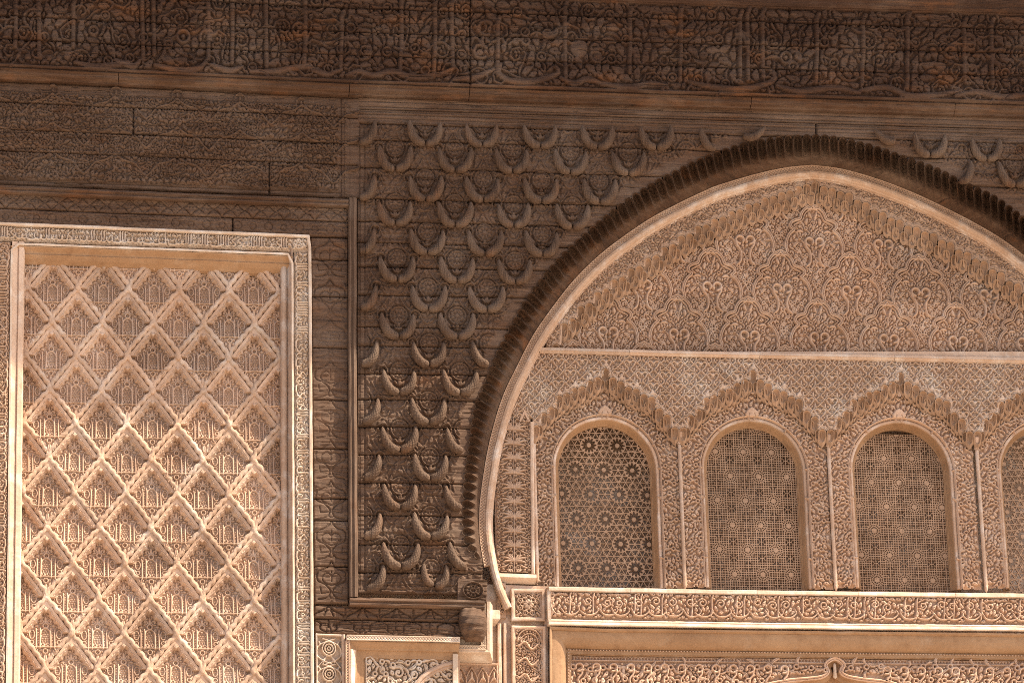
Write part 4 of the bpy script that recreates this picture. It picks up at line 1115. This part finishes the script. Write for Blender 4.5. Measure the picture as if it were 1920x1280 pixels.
DW = -.378                                          # plane of the window surrounds
def make_bays():
    names = ['first small stucco arch from the left, its window pierced with large open rosettes', 'second small stucco arch from the left, with a fine lattice window',
             'third small stucco arch from the left, with a fine lattice window', 'small stucco arch cut off by the right edge of the picture']
    sc = float((P(1549, 900, DW)-P(1273, 900, DW))[0])/276; scz = float((P(1411, 700, DW)-P(1411, 1100, DW))[2])/400
    # carved surround with the window opening left free (local px: x from the axis, y below the crown of the hood)
    f = Field(-139, 14, 139, 406, 1.15)
    hw = 97; spring = 187
    def hole(x, y, g=0): return (abs(x) < hw+g and y >= spring) | (np.hypot(x, y-spring) < hw+g)
    def ins(x, y): return (not hole(x, y, 5)) and abs(x) < 133 and x > -2
    scrolls(f, 6, 34, 136, 404, 20, 1.7, 4.6, seed=71, mode=1, inside=ins, mirror=0.0, leafy=1.05, soft=1.0)
    X, Y = np.meshgrid(f.xs, f.ys); infill(f, 4.5, 1.5, rmin=1.0, rmax=3.2, keep=(np.hypot(X, np.minimum(Y-spring, 0)) > hw+3) & (np.abs(X) < 137) & (Y > 30), seed=5)
    a = np.linspace(-math.pi, 0, 60); f.stroke(np.vstack([[(-hw-4, 406)], np.c_[(hw+4)*np.cos(a), spring+(hw+4)*np.sin(a)], [(hw+4, 406)]]), 1.6, 5.0)
    f.poly([(-14, 84), (-9, 76), (0, 68), (9, 76), (14, 84), (6, 88), (-6, 88)], 5.5)
    z = f.done()
    hm = ~((np.abs(X) < hw-3) & (Y >= spring) | (np.hypot(X, Y-spring) < hw-3))
    mask = hm[:-1, :-1] | hm[1:, 1:]
    G = np.stack([X*sc, -z*PX, -Y*scz], -1); sur = grid_mesh('surround', G, mask)
    # archivolt of the window: pale fillet, splayed reveal with bounce light in its colour
    al = np.linspace(math.pi, 0, 40); R0 = hw*sc
    path = np.vstack([[(-R0, -405*scz), (-R0, -300*scz)], np.c_[R0*np.cos(al), -spring*scz+R0*np.sin(al)], [(R0, -300*scz), (R0, -405*scz)]])
    fil = sweep('window_fillet', path, [(1*k, -.004), (1*k, .012), (-1*k, .015), (-4*k, .013), (-4.8*k, .004), (-5*k, -.006)])
    rev = sweep('window_reveal', path, [(-4.6*k, .002), (-6*k, -.004), (-9.5*k, -.030), (-10.2*k, -.038), (-11.4*k, -.039), (-12*k, -.046), (-13*k, -.048), (-13*k, -.075)])
    # pierced lattices: one repeat each, real openings
    def pierced(kind):
        a = 52.7; TW, TH = a, 91.3; res = (.60, .5)[kind]; nx = int(TW/res); ny = int(TH/res)
        X, Y = np.meshgrid((np.arange(nx)+.5)*TW/nx, (np.arange(ny)+.5)*TH/ny)
        cs = [(i*a+(j % 2)*a/2, j*TH/2) for i in range(-1, 3) for j in range(-1, 4)]
        D = np.array([np.hypot(X-c[0], Y-c[1]) for c in cs]); m = D.argmin(0); r = D.min(0)
        cx = np.array(cs)[m, 0]; cy = np.array(cs)[m, 1]; th = np.arctan2(Y-cy, X-cx)
        def fam(ang, sp, off, hwid):
            q = (X*math.cos(ang)+Y*math.sin(ang)+off)/sp; return np.abs(q-np.round(q))*sp < hwid
        if kind == 0:
            s = a*math.sqrt(3)/2/4
            S = fam(math.pi/2, s, 0, .62) | fam(math.pi/6, s, 0, .62) | fam(-math.pi/6, s, 0, .62)
            tri = [(i*a/2, TH/2*j+(TH/6 if (i+j) % 2 else TH/3)) for i in range(-1, 4) for j in range(-1, 3)]
            E = np.array([np.hypot(X-c[0], Y-c[1]) for c in tri]).min(0); S |= (np.abs(E-6.2) < .75)
            pet = np.abs(((th*12/(2*np.pi)+.5) % 1)-.5)*2*np.pi/12*r           # distance to nearest petal axis
            hole_ = (pet < 2.35*np.sqrt(np.clip(1-((r-9.2)/5.4)**2, 0, 1))) & (r > 3.6) & (r < 14.4)
            S = np.where(r < 14.6, ~hole_, S); S |= (np.abs(r-15.2) < .7)
        else:
            rg = np.abs((r/4.1) % 1-.5)*4.1 > 1.46; nsp = np.where(r < 7, 10, np.where(r < 13.5, 20, 32))
            ra = (np.abs(((th*nsp/(2*np.pi)) % 1)-.5)*2*np.pi/nsp*r) > (np.pi/nsp*r-.55)
            S = rg | ra
            gridm = fam(0, 4.39, 0, .58) | fam(math.pi/2, 4.35, 0, .58)
            S = np.where(r < 13.5, S, gridm); S |= r < 4.3
            tri = [(i*a/2, TH/2*j+(TH/6 if (i+j) % 2 else TH/3)) for i in range(-1, 4) for j in range(-1, 3)]
            for q in range(6):
                E = np.array([np.hypot(X-c[0]-6*math.cos(q*1.047), Y-c[1]-6*math.sin(q*1.047)) for c in tri]).min(0); S &= ~(E < 2.0)
        V = []; Q = []
        ii = np.arange((ny+1)*(nx+1)).reshape(ny+1, nx+1); n0 = ii.size
        gx, gy = np.meshgrid(np.arange(nx+1)*TW/nx, np.arange(ny+1)*TH/ny)
        fr = np.stack([gx*sc, np.zeros_like(gx), -gy*scz], -1).reshape(-1, 3); bk = fr+(0, .011, 0)
        front = np.stack([ii[:-1, :-1], ii[1:, :-1], ii[1:, 1:], ii[:-1, 1:]], -1)
        Q.append(front[S])
        for dj, di, e0, e1 in ((-1, 0, 0, 3), (1, 0, 2, 1), (0, -1, 1, 0), (0, 1, 3, 2)):
            nb = np.roll(S, (-dj, -di), (0, 1)); ed = S & ~nb
            q = front[ed]; Q.append(np.stack([q[:, e0], q[:, e1], q[:, e1]+n0, q[:, e0]+n0], -1))
        return mesh_from('lattice_piece', np.vstack([fr, bk]), np.vstack(Q), smooth=False), TW*sc, TH*scz
    lat = [pierced(0), pierced(1)]
    kind = [0, 1, 1, 0]
    m1 = muq_mesh(BWID*k*1.06, 26*k, .032); m2 = muq_mesh(BWID*k*.94, 18*k, .026); m3 = muq_mesh(BWID*k*.8, 13*k, .018)
    for b in range(4):
        p = P(BAYX[b], BAYY[b], DW)
        # the axis of the arch as it stands on the wall plane, taken at mid height so that it is plumb
        xm = P(BAYX[b]+.0, 860, DW)[0]
        o = thing('window_arch', names[b], 'window', at=(xm, -DW, P(BAYX[b], 1097, DW)[2]), group='small arches with pierced windows')
        top = (xm, -DW, p[2])
        new_obj('surround', sur, M['stucco'], o, loc=top)
        new_obj('window_fillet', fil, M['stucco_plain'], o, loc=top); new_obj('window_reveal', rev, M['bounce_ochre'], o, loc=top)
        me, tw, th_ = lat[kind[b]]
        gr = bpy.data.objects.new('grille', None); scene.collection.objects.link(gr); gr.parent = o; gr.location = Vector(top)-o.location
        for r in range(4):
            for c in range(4):
                q = new_obj('lattice_piece', me, M['screen'], None); q.parent = gr
                q.location = ((c-2)*tw+(.0 if b != 1 else tw*.25), .052, -92*scz-r*th_+(.0 if b == 0 else -.03*b))
        cells = [(BAYX[b]+x, BAYY[b]+y+x*.013) for x, y in BC]
        seat_cells(o, cells, m1, DS+.025, M['hood'])
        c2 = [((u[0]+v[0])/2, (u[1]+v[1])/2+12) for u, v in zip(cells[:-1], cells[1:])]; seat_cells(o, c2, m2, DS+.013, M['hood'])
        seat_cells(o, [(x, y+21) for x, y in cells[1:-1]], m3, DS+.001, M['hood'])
make_bays()

# --- colonnettes between the arches
def lathe(name, prof, seg=14):
    a = np.linspace(0, 2*np.pi, seg+1); G = np.array([np.c_[r*np.cos(a), r*np.sin(a), np.full(seg+1, z)] for r, z in prof])
    return grid_mesh(name, G)
def make_colonnettes():
    zt = float(P(1273, 812, -.345)[2]); zb = float(P(1278, 1106, -.345)[2]); H = zt-zb
    sh = lathe('shaft', [(0, 0), (1.6*k, .004), (3.4*k, .018), (3.6*k, .03), (3.6*k, H-.075), (3.4*k, H-.07)])
    cp = lathe('capital', [(4.2*k, H-.07), (5.4*k, H-.066), (4.6*k, H-.06), (5*k, H-.045), (7.5*k, H-.018), (8.6*k, H-.008), (8.6*k, H), (0, H)])
    lab = ['slender stucco colonnette at the left edge of the first window arch', 'slender stucco colonnette between the first and second window arches',
           'slender stucco colonnette between the second and third window arches', 'slender stucco colonnette between the third window arch and the cut-off one']
    for i, (x, y) in enumerate(((1004, 1092), (1279, 1104), (1560, 1107), (1840, 1110))):
        q = P(x, y-140, -.345); b = P(x, y, -.345)
        o = thing('colonnette', lab[i], 'column', at=(q[0], .345, b[2]), group='colonnettes of the window arcade')
        new_obj('shaft', sh, M['stucco_plain'], o, loc=(q[0], .345, b[2])); new_obj('capital', cp, M['stucco'], o, loc=(q[0], .345, b[2]))
make_colonnettes()

# --- palmette pilaster left of the arcade
def make_pilaster():
    o = thing('palmette_pilaster', 'stucco pilaster of stacked palmettes beside the leftmost window, ending on a small ledge', 'pilaster', at=P(965, 1080, -.31))
    f = Field(0, 0, 66, 296, .98)
    for r in range(11):
        y = 14+r*28
        for s in (-1, 1):
            X = lambda q: 34+s*q
            for q, (a, L, w) in enumerate(((.25, 16, 2.0), (.65, 20, 2.1), (1.05, 24, 2.2), (1.5, 22, 2.0))):
                f.leaf(X(2), y+10, -1.57+s*a, L, w, 4.4, curl=s*.65, soft=1.0)
            f.spiral(X(24), y+4, 5, 0 if s > 0 else math.pi, s*1.1, 1.2, 3.6, soft=1); f.leaf(X(10), y+14, .6 if s > 0 else math.pi-.6, 20, 1.8, 3.8, curl=-s*.9, soft=1)
            f.arc(X(7), y-6, 4.5, 0, 6.0, 1.2, 4.2, soft=1); f.ring(X(29), y+18, 2.4, 1.1, 3.6, soft=1)
        f.stroke([(34, y-10), (34, y+18)], 1.2, 4.4, soft=1)
    infill(f, 4.2, 1.2, rmin=.9, rmax=2.4)
    W = ruled(f, f.done(), [(926, 782), (995, 785)], [(930, 1072), (995, 1074)], -.330)
    new_obj('palmette_carving', grid_mesh('palmette_carving', W, skirt=.02), M['stucco'], o)
    new_obj('edge_fillet', sweep('edge_fillet', pxpath([(997.5, 790), (1000, 1074)], -.30), [(3.5*k, -.34), (3.5*k, -.306), (1*k, -.302), (-2*k, -.304), (-3.5*k, -.31), (-3.5*k, -.37)]), M['stucco_grey'], o)
    new_obj('foot_ledge', sweep('foot_ledge', pxpath([(929, 1077), (1006, 1080)], -.30), [(5*k, -.33), (4*k, -.303), (-3*k, -.298), (-4.5*k, -.302), (-12*k, -.34), (-12.5*k, -.38)]), M['stucco_pale'], o)
    new_obj('head_carving', sweep('head_carving', pxpath([(975, 790), (984, 772), (992, 790)], -.31), [(2*k, -.33), (2*k, -.308), (-2*k, -.308), (-3*k, -.33)]), M['stucco'], o)
make_pilaster()

# --- sill, inscription frieze and cove under the windows
def line2(x, a, b, c): return np.interp(x, [1028, 1320, 1985], [a, b, c])
XS = np.linspace(1029, 1985, 30)
o = thing('window_ledge', 'pale chipped stucco sill ledge running under the small windows', 'sill', at=P(1480, 1105, -.25))
for a, b in ((1029, 1182), (1182, 1420), (1420, 1610), (1610, 1792), (1792, 1985)):
    x = np.linspace(a+.3, b-.3, 7)
    new_obj('sill_block', sweep('sill_block', wall(x, line2(x, 1102.5, 1108, 1116.5), -.25), [(14*k, -.44), (9*k, -.36), (4.5*k, -.262), (3*k, -.254), (-3*k, -.252), (-4.5*k, -.262), (-5*k, -.30)]), M['stucco_pale'], o)
o = thing('inscription_frieze', 'horizontal stucco frieze of scrolled lettering below the window sill', 'frieze', at=P(1480, 1140, -.27))
f = Field(0, 0, 960, 52, 1.12)
for x in (38, 82, 160, 172, 212, 268, 305, 352, 366, 430, 476, 560, 574, 592, 612, 668, 690, 742, 760, 788, 812, 884, 905, 930):
    f.stroke([(x+2, 5), (x, 12), (x+.5, 30), (x-1, 45)], [1.9, 1.8, 1.6, 1.7], 5.4, soft=1.0)
R = random.Random(3)
for q in range(30):
    x = 25+q*31.5+R.uniform(-6, 6)
    p = smooth_curve([(x, 34+R.uniform(-4, 4)), (x+8, 44), (x+24, 45), (x+34, 36), (x+30, 28)], 4); f.stroke(p, 1.9*np.sin(np.pi*np.linspace(.15, .9, len(p)))**.5, 5.6, soft=1.0)
    f.spiral(x+14, 18+R.uniform(-3, 6), 8.5, R.uniform(0, 6), R.choice((-1.3, 1.3)), 1.7, 5.2, soft=1.0)
infill(f, 4.8, 1.45, rmin=1.0, rmax=3.2, passes=2); f.arc(22, 26, 20, 1.8, 4.5, 1.6, 5.0); f.stroke([(3, 2), (3, 50)], 1.6, 4)
W = ruled(f, f.done(), np.c_[XS, line2(XS, 1107, 1113, 1122)], np.c_[XS, line2(XS, 1159, 1164, 1171.5)], -.288)
new_obj('carved_lettering', grid_mesh('carved_lettering', W, skirt=.02), M['stucco'], o)
new_obj('lower_fillet', sweep('lower_fillet', wall(XS, line2(XS, 1165.5, 1170.5, 1177.5), -.26), [(6.5*k, -.30), (6*k, -.264), (3.5*k, -.258), (1.5*k, -.262), (0.5*k, -.256), (-4*k, -.254), (-5.5*k, -.262), (-6*k, -.30)]), M['stucco_pale'], o)
new_obj('end_fillet', sweep('end_fillet', pxpath([(1031, 1171), (1030, 1104)], -.26), [(3.5*k, -.32), (3.5*k, -.262), (-2.5*k, -.258), (-3.5*k, -.30)]), M['stucco_pale'], o)

o = thing('cove_cornice', 'smooth bounce-tinted cove moulding under the inscription frieze, turning down at its left end', 'cornice', at=P(1480, 1195, -.3))
corner = np.array([(1031, 1340), (1031, 1175)]+[(x, float(line2(np.array([x]), 1176, 1180, 1187)[0])) for x in np.linspace(1120, 1985, 10)])
corner[1] = (1031, 1173.5)
cv = [(0, -.262), (-3*k, -.264), (-5*k, -.272), (-5.5*k, -.279)]+[((-6-28*math.sin(a))*k, -.279-.05*(1-math.cos(a))) for a in np.linspace(0, 1.45, 8)]+[(-35*k, -.335), (-37*k, -.335), (-37*k, -.330), (-44*k, -.331), (-44.5*k, -.338), (-46*k, -.338), (-46*k, -.36)]
new_obj('cove', sweep('cove', wall(corner[:, 0], corner[:, 1], -.26), cv), M['bounce_ochre'], o)
# rope beads along the inside of the cove
bead = lathe('bead', [(0, -1.6*k), (1.3*k, -1*k), (1.7*k, 0), (1.3*k, 1*k), (0, 1.6*k)], 8)
rope_px = np.vstack([resample([(1066, 1300), (1066, 1217)], 5.6), resample([(1070, 1217.5), (1320, 1221), (1960, 1229)], 5.6)])
Vs = []; Qs = []; nv = 0
bv = np.array([v.co[:] for v in bead.vertices]); bq = np.array([p.vertices[:] for p in bead.polygons if len(p.vertices) == 4])
for x, y in rope_px:
    p = P(x, y, -.328); Vs.append(bv+p); Qs.append(bq+nv); nv += len(bv)
rp = new_obj('bead_row', mesh_from('bead_row', np.vstack(Vs), np.vstack(Qs)), M['stucco'], o); rp['kind'] = 'stuff'

def make_lower_panel():
    o = thing('scroll_panel_relief', 'carved stucco scroll panel with a lobed arch along the bottom edge at the right', 'stucco panel', at=P(1500, 1275, -.34))
    f = Field(1062, 1224, 1985, 1312, 1.08)
    ap = [(1385, 1312), (1405, 1297), (1440, 1281), (1478, 1273), (1515, 1270), (1540, 1266), (1551, 1258), (1546, 1246), (1553, 1237), (1565, 1232), (1577, 1237), (1584, 1246), (1579, 1258), (1590, 1266), (1617, 1271), (1655, 1275), (1692, 1284), (1724, 1299), (1742, 1312)]
    apoly = np.array(ap)
    def ins(x, y): return y > 1238+(x-1062)*.011 and not inpoly(np.array([x]), np.array([y]), apoly)[0] and math.hypot(x-1563, y-1219) > 18
    scrolls(f, 1076, 1246, 1985, 1310, 26, 2.2, 5.6, seed=91, mode=1, inside=ins, leafy=1.1, soft=1.1)
    for q in range(27):
        x = 1084+q*32; y = 1252+(x-1084)*.011
        if ins(x, y) and ins(x+12, y+16):
            f.arc(x, y, 7, 2.8, 8.2, 2.3, 6.6, soft=1.0); f.stroke(smooth_curve([(x+6.5, y+2), (x+5, y+12), (x-2, y+22), (x+2, y+34)], 4), 2.3, 6.6, soft=1.0)
    XX, YY = np.meshgrid(f.xs, f.ys); infill(f, 5.4, 1.5, rmin=1.1, rmax=4, passes=2, keep=(YY > 1242+(XX-1062)*.011) & ~inpoly(XX, YY, apoly+np.array([0, -5])))
    for off, w, hh in ((1225, 1.2, 3), (1230.5, .9, 2.4), (1238, 1.3, 4)):
        f.stroke([(1062, off), (1985, off+10.5)], w, hh)
    for q in range(150): f.stroke([(1068+q*6, 1231+q*.066), (1071+q*6, 1237+q*.066)], .8, 2.6, soft=.9); f.stroke([(1071+q*6, 1231+q*.066), (1068+q*6, 1237+q*.066)], .8, 2.6, soft=.9)
    f.stroke([(1070, 1240), (1070, 1312)], 1.3, 4); f.ring(1563, 1219+6, 12, 1.6, 4.6); f.ring(1563, 1225, 7, 1.4, 4); f.ring(1563, 1225, 3, 1.2, 4)
    X, Y = np.meshgrid(f.xs, f.ys); out = ~inpoly(X, Y, apoly); mask = out[:-1, :-1] | out[1:, 1:]
    W = P(X, Y, -.364); W[..., 1] -= f.done()*PX
    new_obj('scroll_carving', grid_mesh('scroll_carving', W, mask), M['stucco'], o)
    w = pxpath(smooth_curve(ap, 4), -.34)
    new_obj('lobed_moulding', sweep('lobed_moulding', w, [(1.8*k, -.36), (1.8*k, -.336), (0, -.330), (-1.6*k, -.336), (-2.6*k, -.342), (-3.4*k, -.336), (-5*k, -.34), (-6*k, -.36)]), M['stucco'], o)
    new_obj('lobed_soffit', sweep('lobed_soffit', w, [(-5*k, -.345), (-7*k, -.372), (-13*k, -.378), (-15*k, -.41), (-24*k, -.42)]), M['bounce_ochre'], o)
    b = P(np.array([[1380, 1750], [1380, 1750]], float), np.array([[1225, 1225], [1330, 1330]], float), -.425); new_obj('arch_ground', grid_mesh('arch_ground', b), M['bounce_ochre'], o)
    new_obj('keystone_drop', lathe('keystone_drop', [(0, .03), (2*k, .026), (3.2*k, .01), (3*k, -.02), (4*k, -.05), (0, -.06)]), M['stucco_pale'], o, loc=P(1565, 1252, -.36))
make_lower_panel()

# --- pier of small framed panels left of the frieze
bk = P(np.array([[896, 1040], [896, 1040]], float), np.array([[1094, 1099], [1330, 1330]], float), -.335)
o = thing('stucco_pier', 'stucco pier with thin vertical ribs between the wooden corbel and the framed panels', 'pier', at=P(960, 1290, -.33))
new_obj('pier_face', grid_mesh('pier_face', bk), M['stucco_plain'], o)
for x0, w_ in ((936, 4), (946.5, 3.2), (1024, 4)):
    new_obj('pier_rib', sweep('pier_rib', pxpath([(x0+1, 1330), (x0, 1168 if x0 < 1000 else 1106)], -.31), [(w_*k, -.34), (w_*k, -.312), (w_*.5*k, -.304), (-w_*.5*k, -.304), (-w_*k, -.312), (-w_*k, -.34)]), M['stucco_plain'], o)
f = Field(0, 0, 20, 66, .95); 
for q in range(3): f.spiral(10, 10+q*21, 8, q*2, 1.5 if q % 2 else -1.5, 1.3, 3.8); f.leaf(5, 18+q*21, 1.2, 12, 1.6, 3.4)
W = ruled(f, f.done(), [(930, 1092), (948, 1092)], [(932, 1158), (949, 1158)], -.322); new_obj('scroll_strip', grid_mesh('scroll_strip', W, skirt=.01), M['stucco'], o)

def framed(name, label, x0, y0, x1, y1, draw, d=-.300):
    o = thing(name, label, 'stucco panel', at=P((x0+x1)/2, y1, d))
    w = pxpath([(x0+1, y0), (x1+1, y0+1), (x1+2, y1+1), (x0+2, y1), (x0+1, y0), (x1+1, y0+1)], d)
    fr = [(0, d-.03), (0, d+.006), (-2*k, d+.009), (-5*k, d+.008), (-6*k, d), (-8*k, d-.004), (-9*k, d-.012)]
    new_obj('rim', sweep('rim', w[:5], fr, closed_ends=False), M['stucco_plain'], o)
    W_, H_ = x1-x0-12, y1-y0-12; f = Field(0, 0, W_, H_, .9); draw(f, W_, H_)
    G = ruled(f, f.done(), [(x0+7, y0+6), (x1-5, y0+7)], [(x0+8, y1-6), (x1-4, y1-5)], d-.022)
    new_obj('carving', grid_mesh('carving', G, skirt=.015), M['stucco'], o)
def rosette(f, W_, H_):
    cx, cy = W_/2, H_/2
    for q in range(8):
        a = q*math.pi/4; f.ring(cx+10*math.cos(a), cy+10*math.sin(a), 5.5, 1.1, 4.2, soft=.9); f.ring(cx+16.5*math.cos(a+.39), cy+16.5*math.sin(a+.39), 4.4, 1.1, 4, soft=.9)
        f.leaf(cx+2*math.cos(a), cy+2*math.sin(a), a, 8, 1.6, 4.4, curl=0, soft=.9)
    f.ring(cx, cy, 22, 1.1, 3.6, soft=.9); f.ring(cx, cy, 2.6, 1.2, 4.6, soft=.9)
    for sx in (-1, 1):
        for sy in (-1, 1): f.leaf(cx+sx*14, cy+sy*14, math.atan2(sy, sx), 12, 2, 3.8, curl=.4); f.ring(cx+sx*21, cy+sy*21, 2.2, 1, 3.4)
    infill(f, 4, 1.1, rmin=.8, rmax=2.4)
    for q in range(12): f.dot(2+q*(W_-4)/11, 1.6, 1, 3); f.dot(2+q*(W_-4)/11, H_-1.6, 1, 3)
framed('rosette_tile', 'small square stucco panel with a round interlaced rosette left of the frieze', 957, 1103, 1020, 1163, rosette)
def upright(f, W_, H_):
    scrolls(f, 4, 18, W_-4, H_, 13, 1.4, 4.2, seed=95, mode=0, soft=1.0)
    a = np.linspace(math.pi, 2*math.pi, 20); f.stroke(np.c_[W_/2+22*np.cos(a), 24+22*np.sin(a)], 1.5, 5); f.stroke(np.c_[W_/2+16*np.cos(a), 26+16*np.sin(a)], 1.3, 4.6); infill(f, 4.4, 1.2, rmin=.9, rmax=3)
    for q in range(4): f.stroke(smooth_curve([(6, 34+q*30), (18, 26+q*30), (30, 40+q*30), (42, 30+q*30)], 4), 2.1, 5.4)
framed('upright_scroll_tile', 'tall narrow framed stucco panel of scrolls directly below the rosette panel', 958, 1172, 1022, 1330, upright)

# --- netted stucco corner that carries the corbel
def make_corner():
    o = thing('netted_bracket', 'pale stucco bracket with netted edging wrapped around the wooden corbel', 'bracket', at=P(900, 1230, -.2))
    pth = pxpath([(912, 1128), (912, 1217.5), (850, 1216)], -.06)
    f = net_field(150, 8, 5.0); 
    for a, b, L in (((905.5, 1130), (905.5, 1212), 82), ((852, 1213), (911, 1214), 60)):
        g = net_field(L, 8, 5.0, res=.9); w = pxpath([a, b], -.05); G = path_relief(g, g.done(gain=1.3), w, 4*k, -4*k, -.05); new_obj('net_edging', grid_mesh('net_edging', G, skirt=.06), M['stucco_pale'], o)
    new_obj('bracket_moulding', sweep('bracket_moulding', pth, [(0, -.06), (.5*k, -.046), (5*k, -.044), (7*k, -.052), (9*k, -.075), (15*k, -.13), (17*k, -.20), (18*k, -.30)]), M['stucco_pale'], o)
    b = P(np.array([[850, 904], [850, 904]], float), np.array([[1190, 1190], [1213, 1213]], float), -.075); new_obj('bracket_ground', grid_mesh('bracket_ground', b), M['stucco_pale'], o)
    new_obj('top_block', box_mesh('top_block', P(912, 1145, -.2)[0], P(934, 1145, -.2)[0], .13, .31, P(920, 1160, -.13)[2], P(920, 1142, -.13)[2], .004), M['stucco_pale'], o)
    f = Field(0, 0, 80, 62, .95)
    for q in range(4):
        x = 12+q*20
        for s in (-1, 1):
            f.stroke(smooth_curve([(x, 8), (x+s*5, 16), (x+s*9, 24), (x+s*10, 36), (x+s*3, 46)], 3), 1.3, 4.4); f.leaf(x, 22, 1.57+s*.4, 14, 1.5, 4, curl=s*.5)
            f.spiral(x+s*6, 50, 5, 0, s*1.2, 1.2, 4)
        f.leaf(x, 14, 1.57, 16, 2.2, 4.4, curl=0)
    f.stroke([(0, 2), (80, 2)], 2, 4.4); f.stroke([(78, 2), (78, 62)], 1.6, 4.4)
    G = ruled(f, f.done(), [(850, 1242), (933, 1244)], [(850, 1310), (934, 1310)], -.20); new_obj('lower_carving', grid_mesh('lower_carving', G, skirt=.1), M['stucco'], o)
make_corner()

# --- stucco panel under the wooden foot border, and the scroll strip beside it
def make_foot_panel():
    o = thing('cornice_panel_relief', 'projecting stucco panel with netted cornice and part of an arch below the wooden border', 'stucco panel', at=P(755, 1290, .02))
    f = net_field(214, 9, 5.6, res=.85); G = path_relief(f, f.done(gain=1.3), pxpath([(650, 1194.5), (862, 1199)], .03), 4.6*k, -4.6*k, .03); new_obj('net_cornice', grid_mesh('net_cornice', G, skirt=.08), M['stucco_pale'], o)
    f = net_field(116, 7, 5.2, res=.85); G = path_relief(f, f.done(gain=1.3), pxpath([(651.5, 1312), (651.5, 1200)], .024), 3.6*k, -3.6*k, .024); new_obj('net_edging', grid_mesh('net_edging', G, skirt=.06), M['stucco'], o)
    cvp = [(0, .030), (-1.5*k, .031), (-2*k, .026), (-6*k, .018), (-11*k, .004), (-13*k, .002), (-14*k, .0), (-15*k, -.010), (-21*k, -.018), (-27*k, -.020), (-28*k, -.030), (-33*k, -.032)]
    new_obj('cove', sweep('cove', pxpath([(656, 1312), (656, 1200.5), (862, 1205)], .03), cvp), M['bounce_ochre'], o)
    new_obj('white_reveal', sweep('white_reveal', pxpath([(656.5, 1312), (657, 1216)], .03), [(0, .032), (-2*k, .033), (-7*k, .020), (-10*k, .010), (-10*k, 0)]), M['stucco_pale'], o)
    f = Field(0, 0, 166, 76, 1.0)
    scrolls(f, 6, 6, 160, 74, 24, 2.6, 6, seed=101, mode=0, soft=1.0, leafy=1.1); infill(f, 5.6, 1.6, rmin=1.1, rmax=4.2)
    f.stroke([(0, 1.5), (166, 1.5)], 1.8, 5); f.stroke([(1.5, 0), (1.5, 76)], 1.8, 5)
    G = ruled(f, f.done(), [(684, 1230), (848, 1233)], [(684, 1306), (849, 1308)], -.055); new_obj('openwork', grid_mesh('openwork', G, skirt=.02), M['stucco_pale'], o)
    ac = smooth_curve([(770, 1312), (776, 1290), (790, 1270), (808, 1256), (830, 1246), (852, 1241)], 4)
    new_obj('arch_moulding', sweep('arch_moulding', wall(ac[:, 0], ac[:, 1], -.01), [(4*k, -.04), (4*k, -.018), (1*k, -.010), (-3*k, -.010), (-4*k, -.018), (-7*k, -.016), (-9*k, -.024), (-14*k, -.06)]), M['stucco_plain'], o)
    ag = np.vstack([ac, [(852, 1312)]]); W = P(np.array([[775, 852], [775, 852]], float), np.array([[1240, 1240], [1318, 1318]], float), -.08); new_obj('arch_ground', grid_mesh('arch_ground', W), M['bounce_ochre'], o)
    new_obj('end_return', sweep('end_return', pxpath([(852, 1318), (852, 1226)], -.01), [(3*k, -.03), (3*k, .004), (-5*k, .006), (-7*k, -.01), (-7*k, -.2)]), M['stucco_pale'], o)
    b = P(np.array([[640, 862], [640, 862]], float), np.array([[1200, 1200], [1320, 1320]], float), -.095); new_obj('panel_ground', grid_mesh('panel_ground', b), M['stucco'], o)
    o = thing('ring_scroll_strip', 'narrow stucco strip of linked rings and leaves beside the inscription frame', 'stucco strip', at=P(614, 1290, -.01))
    f = Field(0, 0, 50, 118, .9)
    for q in range(3):
        y = 26+q*46; f.ring(25, y, 12.5, 1.6, 5.2, soft=1); f.ring(25, y, 8, 1.5, 5.2, soft=1); f.ring(25, y, 3.2, 1.3, 5, soft=1)
        for s in (-1, 1):
            f.stroke(smooth_curve([(25-s*12, y-18), (25+s*4, y-13), (25+s*20, y-4), (25+s*23, y+12), (25+s*10, y+22), (25-s*6, y+28)], 4), 1.5, 4.6, soft=1)
            f.leaf(25+s*6, y+16, 1.57-s*.6, 12, 2.2, 4.6, curl=s*.8, soft=1); f.stroke([(25+s*3, y+12), (25+s*22, y+34)], 1.3, 4.2, soft=1); f.leaf(25+s*20, y-14, 1.57+s*.5, 12, 1.8, 4, curl=-s, soft=1)
        for a in range(8): f.stroke([(25+4.5*math.cos(a*.785), y+4.5*math.sin(a*.785)), (25+8*math.cos(a*.785), y+8*math.sin(a*.785))], .8, 4, soft=.9)
    f.stroke([(1.5, 0), (1.5, 118)], 1.8, 5.4); f.stroke([(0, 1.5), (50, 1.5)], 2.0, 5.4)
    G = ruled(f, f.done(), [(591, 1189), (640, 1191)], [(592, 1312), (641, 1312)], -.028); new_obj('ring_carving', grid_mesh('ring_carving', G, skirt=.03), M['stucco_pale'], o)
    new_obj('strip_edge', sweep('strip_edge', pxpath([(645, 1316), (644, 1189)], 0), [(3.6*k, -.05), (3.6*k, .004), (0, .012), (-3*k, .006), (-4*k, -.02)]), M['stucco_plain'], o)
make_foot_panel()
